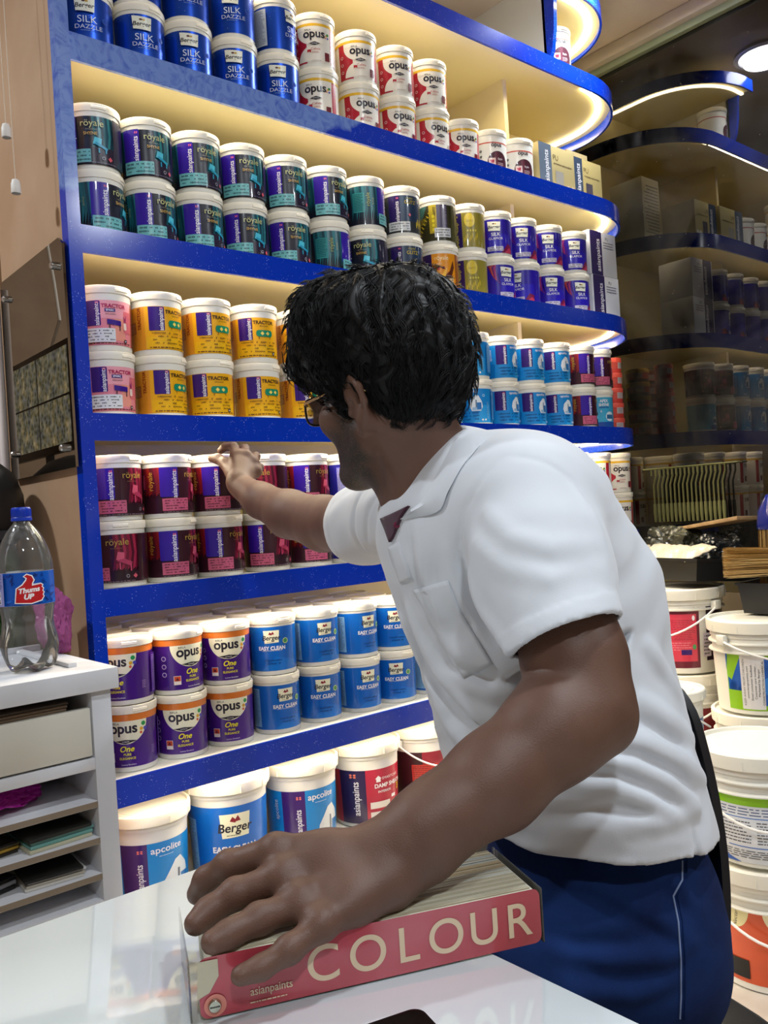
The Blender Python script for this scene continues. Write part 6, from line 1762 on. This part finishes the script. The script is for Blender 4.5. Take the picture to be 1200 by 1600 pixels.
def shirt_disp(p):
    t1 = (p - C1) @ -n1; rad = np.linalg.norm((p - C1) - ((p - C1) @ n1)[:, None] * n1, axis=1)
    a = np.where((t1 > -.001) & (t1 < .021) & (rad < .085), -.0016, 0.0)
    t2 = (p - C2) @ -n2; rad2 = np.linalg.norm((p - C2) - ((p - C2) @ n2)[:, None] * n2, axis=1)
    a += np.where((t2 > -.001) & (t2 < .024) & (rad2 < .085), -.0012, 0.0)
    q1 = p @ (CR_ * .55 - CU_ * .83) * 70 + 2.2 * np.sin(p @ CR_ * 22) + 1.5 * np.sin(p @ CU_ * 17 + 1); env = np.clip(np.sin(p @ CR_ * 13 + 2 * np.sin(p @ CU_ * 9)) , 0, 1)
    a = a + .0013 * np.abs(np.sin(q1)) ** .6 * env
    w_ = .0013 * np.sin(p[:, 0] * 46 + 3 * np.sin(p[:, 2] * 21)) * np.sin(p[:, 1] * 38 + p[:, 2] * 33) + .0007 * np.sin(p[:, 2] * 95 + 2.4 * np.sin(p[:, 0] * 40 + p[:, 1] * 30))
    a = a + w_
    a = fold_disp(p, a, FOLDS)
    return a
shirt.disp = shirt_disp
def cloth(h, wv=900, strength=.25, rough=.85, vary=None, sheen=.25):
    return mat(h, rough=rough, bump=(wv, strength, 0.0006), vary=vary, sheen=sheen)
M_SHIRT = cloth('d3d8e0')
V, F = shirt.mesh((0.40, 0.30, 0.55), (1.35, 1.55, 1.35), 0.0034, smooth=1)
print('shirt', len(V))
so = np_mesh('polo_shirt', V, F, M_SHIRT, man, MO); so['label'] = 'white short-sleeved polo shirt'
# pocket, placket
patch(shirt, [[(646, 922), (700, 906)], [(662, 950), (717, 950)], [(700, 1020), (752, 1008)], [(724, 1060), (770, 1038)]], 10, 16, .0022, .003, 'pocket', M_SHIRT, so, (0, 0, 0))
for c in [o for o in so.children if o.name.startswith('pocket')]:
    c.location = Vector(-np.array(MO))
pk = patch(shirt, [[(606, 856), (624, 846)], [(616, 885), (634, 876)], [(626, 912), (643, 904)]], 4, 10, .0014, .003, 'placket', M_SHIRT, so, (0, 0, 0)); pk.location = Vector(-np.array(MO))
# maroon inner placket and button
o = patch(shirt, [[(597, 811), (641, 791)], [(604, 828), (630, 806)], [(611, 847), (615, 842)]], 6, 8, .0035, .004, 'inner_placket', cloth('3d1029'), so, (0, 0, 0)); o.location = Vector(-np.array(MO)); o['label'] = 'maroon inner placket'
b = B(); b.lathe([(0.0001, .0016), (.0035, .0015), (.0045, 0)], mat('6a1c3c', .3), 14); o = b.build('button', parent=so)
o.matrix_local = Matrix.Translation(Vector(shirt.hit(620, 820) - CA_ * .005 - np.array(MO))) @ Vector(-CA_).to_track_quat('Z', 'Y').to_matrix().to_4x4()
# collar: folded leaf running round the neck
def surf(pts, off, srf=None):
    out = []
    for x, y in pts:
        h = None
        for k in range(12):
            h = (srf or shirt).hit(x, y)
            if h is not None: break
            x += (680 - x) * .08; y += (860 - y) * .08
        v = wr(x, y); v = v / np.linalg.norm(v)
        out.append(h - v * off)
    return out
neckline = [(722, 668), (702, 694), (682, 728), (664, 760), (648, 784), (640, 792)]
inn = surf(neckline, .002, body)
ridge = surf([(742, 662), (724, 686), (700, 722), (682, 758), (664, 786), (642, 800)], .012)
out_ = surf([(758, 684), (744, 700), (722, 728), (700, 768), (682, 800), (624, 812)], .0045)
far_in = [P(634, 776, 1.150), P(646, 742, 1.195), P(668, 702, 1.215), P(696, 668, 1.200)]
far_rd = [P(626, 782, 1.158), P(640, 742, 1.210), P(664, 698, 1.232), P(700, 660, 1.215)]
far_out = [P(606, 800, 1.150), P(632, 782, 1.235), P(662, 728, 1.262), P(708, 676, 1.240)]
def catmull(pts, n):
    pts = [np.array(p) for p in pts]; out = []
    q = [2 * pts[0] - pts[1]] + pts + [2 * pts[-1] - pts[-2]]
    for i in range(1, len(q) - 2):
        for k in range(n):
            t = k / n
            out.append(.5 * ((2 * q[i]) + (-q[i - 1] + q[i + 1]) * t + (2 * q[i - 1] - 5 * q[i] + 4 * q[i + 1] - q[i + 2]) * t * t + (-q[i - 1] + 3 * q[i] - 3 * q[i + 1] + q[i + 2]) * t ** 3))
    out.append(pts[-1]); return out
def leaf(A, R_, O, name):
    n = 5; a, r, o = catmull(A, n), catmull(R_, n), catmull(O, n); m_ = len(a); cols = []
    for i in range(m_):
        v = r[i] - (a[i] + o[i]) / 2; nv = v / (np.linalg.norm(v) + 1e-9)
        low = a[i] - UP * .022
        line = [low, a[i], r[i], (r[i] * .5 + o[i] * .5) + nv * .002, o[i], o[i] - nv * .0025, (r[i] * .5 + o[i] * .5) - nv * .0015, r[i] - nv * .003 - UP * .002, low + nv * .001]
        cols.append(line)
    k = len(cols[0]); vs = [p - np.array(MO) for l in cols for p in l]; fs = []
    for i in range(m_ - 1):
        for j in range(k): fs.append((i * k + j, i * k + (j + 1) % k, (i + 1) * k + (j + 1) % k, (i + 1) * k + j))
    fs += [tuple(range(k)), tuple(range((m_ - 1) * k, m_ * k))[::-1]]
    b = B(); b.add(vs, fs, M_SHIRT); return b.build(name, parent=so, ang=40)
leaf(inn, ridge, out_, 'collar'); leaf(far_in, far_rd, far_out, 'collar')

# ---- jeans
jeans = SDF()
jeans.u(Ell(P(932, 1380, 1.115), TA, (.136, .160, .150)), 0.05)
jeans.u(Ell(P(945, 1480, 1.115), TA, (.130, .165, .120)), 0.06)
jeans.chain([P(925, 1475, 1.045), KL], [.092, .074], 0.05)
jeans.chain([P(905, 1465, 1.22), KR], [.092, .074], 0.05)
for kn in (KL, KR):
    an = kn + FW * .02; an[2] = .085; jeans.chain([kn, an], [.070, .055], 0.03)
jr = [([(850, 1370), (930, 1385), (1030, 1440), (1075, 1470)], .008), ([(840, 1440), (900, 1455), (990, 1450)], .007), ([(860, 1490), (950, 1505), (1040, 1500), (1080, 1480)], .008), ([(900, 1560), (990, 1560), (1060, 1530)], .006), ([(1000, 1350), (1050, 1380), (1090, 1420)], .006)]
JF = [(hits(jeans, p), -r * .9, .012) for p, r in jr] + [(hits(jeans, [(x, y + 16) for x, y in p]), r * .6, .010) for p, r in jr]
jeans.disp = lambda p: fold_disp(p, np.zeros(len(p)), JF) + .0008 * np.sin(p[:, 0] * 60 + 3 * np.sin(p[:, 2] * 30)) * np.sin(p[:, 2] * 52 + p[:, 1] * 20)
def denim():
    m = mat('101f48', rough=.95, vary=(9, '162f62', .35, .65), bump=(1400, .5, .0008), spec=.2); return m
V, F = jeans.mesh((0.2, 0.35, 0.04), (1.3, 1.15, 0.86), 0.0045, smooth=1)
print('jeans', len(V))
jo = np_mesh('jeans', V, F, denim(), man, MO); jo['label'] = 'dark blue denim jeans'
for line in ([(1066, 1345), (1066, 1375), (1052, 1400), (1060, 1440), (1064, 1500), (1064, 1560), (1062, 1600)],):
    pts = []
    for i in range(len(line) - 1):
        for t in np.linspace(0, 1, 6)[:-1]: pts.append((line[i][0] * (1 - t) + line[i + 1][0] * t, line[i][1] * (1 - t) + line[i + 1][1] * t))
    h_ = hits(jeans, pts, off=-.0004); b = B(); b.tube([p - np.array(MO) for p in h_], .0011, mat('7f90b8', .8), 6); b.build('outseam', parent=jo)
    h_ = hits(jeans, [(x + 7, y) for x, y in pts], off=.0006); b = B(); b.tube([p - np.array(MO) for p in h_], .0022, denim(), 6); b.build('outseam', parent=jo)
# shoes
for kn in (KL, KR):
    sdf = SDF(); an = kn + FW * .02; an[2] = .085
    toe = an + FW * .17; toe[2] = .035; heel = an - FW * .03; heel[2] = .04
    sdf.chain([heel, an - UP * .035 + FW * .05, toe], [.036, .044, .034], .03); sdf.u(Cone(an, an - UP * .03, .042, .044), .02); sdf.cut(Half(np.array([0, 0, .004]), -UP), .002)
    V, F = sdf.mesh(an - .3 * np.array([1, 1, .4]), an + .35 * np.array([1, 1, .4]), .006); np_mesh('shoe', V, F, mat('1c1c20', .5), man, MO)

# ---- hair
hair = SDF(); CAX = [CR_, CA_, CU_]
hair.u(Ell(P(596, 545, 1.125), CAX, (.103, .100, .093)), 0.02)
hair.u(Ell(H(0, -.018, .026), HA, (.092, .108, .104)), 0.02)
hair.u(Ell(P(648, 598, 1.125), CAX, (.060, .092, .072)), 0.03)
hair.u(Ell(P(612, 615, 1.075), CAX, (.026, .034, .046)), 0.02)
hair.u(Ell(P(545, 505, 1.100), CAX, (.068, .075, .055)), 0.03)
hair.u(Ell(P(640, 500, 1.11), CAX, (.062, .075, .060)), 0.03)
hair.u(Cone(P(512, 500, 1.12), P(482, 570, 1.15), .040, .026), 0.03)
hair.u(Cone(H(.070, .012, .01), H(.071, .006, -.036), .012, .006), 0.012)
hair.cut(Ell(H(.090, -.018, -.042), HA, (.024, .029, .036)), 0.006)             # round the ear
hair.cut(Ell(H(0.01, .085, -.060), HA, (.088, .060, .066)), 0.010)                # face
hair.cut(Half(P(650, 668, 1.05), -CU_ + CR_ * .03), 0.01)
def hair_disp(p):
    q = (p - HC) @ np.array([CR_, CU_, CA_]).T
    ang = np.arctan2(q[:, 1] - .02, q[:, 0] - .01); rad = np.hypot(q[:, 0] - .01, q[:, 1] - .02)
    ph = ang * 9 + rad * 90 + 2.5 * np.sin(q[:, 0] * 50 + q[:, 2] * 30)
    return .0026 * np.sin(ph) + .0016 * np.sin(ph * 2.7 + q[:, 2] * 80)
hair.disp = hair_disp
def hair_material():
    m = mat('0a0a0c', rough=.5, spec=.32); return m
M_HAIR = hair_material()
V, F = hair.mesh(HC - .2, HC + .2, .0035, smooth=1)
hb = np_mesh('hair', V, F, M_HAIR, man, MO); hb['label'] = 'thick wavy black hair'
# locks
rd = random.Random(11)
hd0 = hair.disp; hair.disp = None
def grad(p):
    g = np.array([hair.ev((p + e)[None])[0] - hair.ev((p - e)[None])[0] for e in np.eye(3) * .003]); return g / (np.linalg.norm(g) + 1e-9)
crown = P(618, 462, 1.17)
NL = 520
roots = []
for _ in range(NL * 4):
    v = np.array([rd.gauss(0, 1), rd.gauss(0, 1), rd.gauss(0, 1)]); v /= np.linalg.norm(v)
    if v @ (-CA_) < -.45: continue
    p = P(596, 545, 1.125) + v * .07
    for _k in range(24):
        d_ = hair.ev(p[None])[0]
        if abs(d_) < .0006: break
        p = p - v * d_ * .9 if d_ > 0 else p - v * d_ * .9
    if abs(hair.ev(p[None])[0]) > .002: continue
    if (p - EYE) @ CU_ < (P(600, 650, 1.12) - EYE) @ CU_: continue
    roots.append(p)
    if len(roots) >= NL: break
b = B(); sv, sf = [], []
def ribbon_hair(path, w0):
    k0 = len(sv); n = len(path)
    for i, p in enumerate(path):
        t = path[min(i + 1, n - 1)] - path[max(i - 1, 0)]; t /= np.linalg.norm(t) + 1e-9
        a = np.cross(t, CA_); a /= np.linalg.norm(a) + 1e-9; c = np.cross(t, a); w_ = w0 * (1 - (i / (n - 1)) ** 2 * .85)
        sv.extend([p + a * w_, p - a * w_ * .5 + c * w_ * .86, p - a * w_ * .5 - c * w_ * .86])
    for i in range(n - 1):
        for k in range(3):
            sf.append((k0 + i * 3 + k, k0 + i * 3 + (k + 1) % 3, k0 + (i + 1) * 3 + (k + 1) % 3, k0 + (i + 1) * 3 + k))
for p0 in roots:
    n0 = grad(p0); dr = p0 - crown; dr = dr - n0 * (dr @ n0)
    if np.linalg.norm(dr) < 1e-4: dr = CR_
    dr /= np.linalg.norm(dr); front = (p0 - EYE) @ CR_ / 1.12 < (590 - 600) / F_PX
    sw = np.cross(n0, dr) * (0.55 if front else -0.35); dv = dr + sw + np.array([0, 0, -.45]) + (-CR_ * .5 if front else CR_ * .1); dv /= np.linalg.norm(dv)
    ns = 9; step = rd.uniform(.0050, .0085); ph = rd.uniform(0, 6.28); wv = rd.uniform(.0015, .0045); lift = rd.uniform(-.001, .0022)
    base = []; p = p0.copy()
    for i in range(ns):
        g = grad(p); sd = np.cross(g, dv); d_ = hair.ev(p[None])[0]
        p = p - g * (d_ - lift - .0011 * i * (1 if i > 5 else .4)); base.append((p + sd * wv * math.sin(ph + i * .75), g, sd))
        dv = dv + sd * math.cos(ph + i * .75) * .18 + np.array([0, 0, -.05]); dv = dv - g * (dv @ g); dv /= np.linalg.norm(dv); p = p + dv * step
    for _s in range(8):
        oa, ob, tw = rd.gauss(0, .0028), rd.uniform(-.0012, .0010), rd.uniform(-.3, .3)
        ribbon_hair([q + s2 * oa * (1 + tw * i / ns - .5 * i / ns) + g * ob for i, (q, g, s2) in enumerate(base)], rd.uniform(.0004, .0008))
# loose strands over the forehead and on top
for _ in range(170):
    x0, y0 = rd.uniform(470, 640), rd.uniform(432, 520)
    if _ < 90: x0, y0 = rd.uniform(465, 520), rd.uniform(470, 560); tip = (x0 + rd.uniform(-28, 2), y0 + rd.uniform(30, 95))
    else: tip = (x0 + rd.uniform(-35, 35), y0 + rd.uniform(-16, 14))
    h_ = hair.hit(x0, y0)
    if h_ is None: continue
    dd = np.linalg.norm(h_ - EYE) / np.linalg.norm(wr(x0, y0)); e_ = P(tip[0], tip[1], dd + rd.uniform(-.01, .03)); mid = (h_ + e_) / 2 + (-CR_ * rd.uniform(0, .010) + UP * rd.uniform(0, .012))
    ribbon_hair([h_ * (1 - t) ** 2 + 2 * mid * t * (1 - t) + e_ * t * t for t in np.linspace(0, 1, 8)], .00045)
# short nape hair
for _ in range(420):
    x0, y0 = rd.uniform(592, 708), rd.uniform(640, 666)
    h_ = hair.hit(x0, y0)
    if h_ is None: continue
    dd = np.linalg.norm(h_ - EYE) / np.linalg.norm(wr(x0, y0)); e_ = P(x0 + rd.uniform(-5, 3), y0 + rd.uniform(8, 18), dd + .006)
    ribbon_hair([h_, (h_ + e_) / 2 - CA_ * .002, e_], .0004)
print('strand verts', len(sv))
np_mesh('hair_locks', np.array(sv), np.array(sf), M_HAIR, hb, MO)

# ------------------------------------------------------------------ chair
NR = [P(1096, 1640, 1.03), P(1108, 1580, 1.035), P(1124, 1500, 1.045), P(1130, 1430, 1.055), P(1126, 1340, 1.07), P(1112, 1245, 1.085), P(1090, 1150, 1.10), P(1066, 1082, 1.12), P(1036, 1052, 1.145)]
NRs = catmull(NR, 4); b = B(); vs, fs = [], []; nt_ = 17
for i, p in enumerate(NRs):
    v = i / (len(NRs) - 1); wd = .40 - .10 * max(0, v - .75) * 4 * .3; st = p.copy()
    if v > .8: st = st + SD * (v - .8) * .12
    for side in (0, 1):
        for j in range(nt_):
            t = j / (nt_ - 1); q = st + SD * wd * t * (1 if v < .8 else (1 - (v - .8) * .6)); bul = .055 * math.sin(math.pi * t)
            top = .03 * math.sin(math.pi * t) * max(0, v - .7) / .3
            q = q - FW * bul + UP * top
            if side: q = q - FW * .009 + (SD * (-.004) if t == 0 else 0)
            vs.append(q - np.array((1.0, 0.55, 0.0)))
row = 2 * nt_
for i in range(len(NRs) - 1):
    for j in range(nt_ - 1):
        a = i * row + j; fs.append((a, a + 1, a + 1 + row, a + row)); c = a + nt_; fs.append((c, c + row, c + 1 + row, c + 1))
    a = i * row; fs.append((a, a + row, a + row + nt_, a + nt_)); a = i * row + nt_ - 1; fs.append((a, a + nt_, a + row + nt_, a + row))
L0 = (len(NRs) - 1) * row
for j in range(nt_ - 1):
    fs.append((L0 + j, L0 + j + 1, L0 + nt_ + j + 1, L0 + nt_ + j)); fs.append((j, j + nt_, j + nt_ + 1, j + 1))
b.add(vs, fs, M_CH); b.build('backrest', parent=ch, ang=50)
ctr = P(955, 1500, 1.12); ctr[2] = 0
def CL(f, s_, z): q = ctr + FW * f + SD * s_; q[2] = z; return q - np.array((1.0, 0.55, 0.0))
seat_z = 0.448
SE = SDF(); bx = ctr.copy(); bx[2] = seat_z
b = B(); n = 40; ring = []
for k in range(n):
    a = 2 * math.pi * k / n; c_, s_ = math.cos(a), math.sin(a); e = .6
    ring.append((.215 * abs(c_) ** e * math.copysign(1, c_) + .03, .205 * abs(s_) ** e * math.copysign(1, s_)))
for lvl, (k, z) in enumerate(((.9, -.012), (1.0, -.004), (1.0, .006), (.93, .014), (.6, .008))): vs = [CL(f * k, s_ * k, seat_z + z) for f, s_ in ring] if lvl == 0 else vs + [CL(f * k, s_ * k, seat_z + z) for f, s_ in ring]
fs = [(j * n + i, j * n + (i + 1) % n, (j + 1) * n + (i + 1) % n, (j + 1) * n + i) for j in range(4) for i in range(n)] + [tuple(range(n))[::-1], tuple(range(4 * n, 5 * n))]
b.add(vs, fs, M_CH); b.build('seat', parent=ch, ang=50)
for f in (-.15, .17):
    for s_ in (-.15, .15):
        b = B(); b.tube([CL(f, s_, seat_z - .013), CL(f * 1.25, s_ * 1.2, 0.001)], [.013, .011], mat('2a2b2e', .3, metal=.6), 12); b.build('leg', parent=ch)
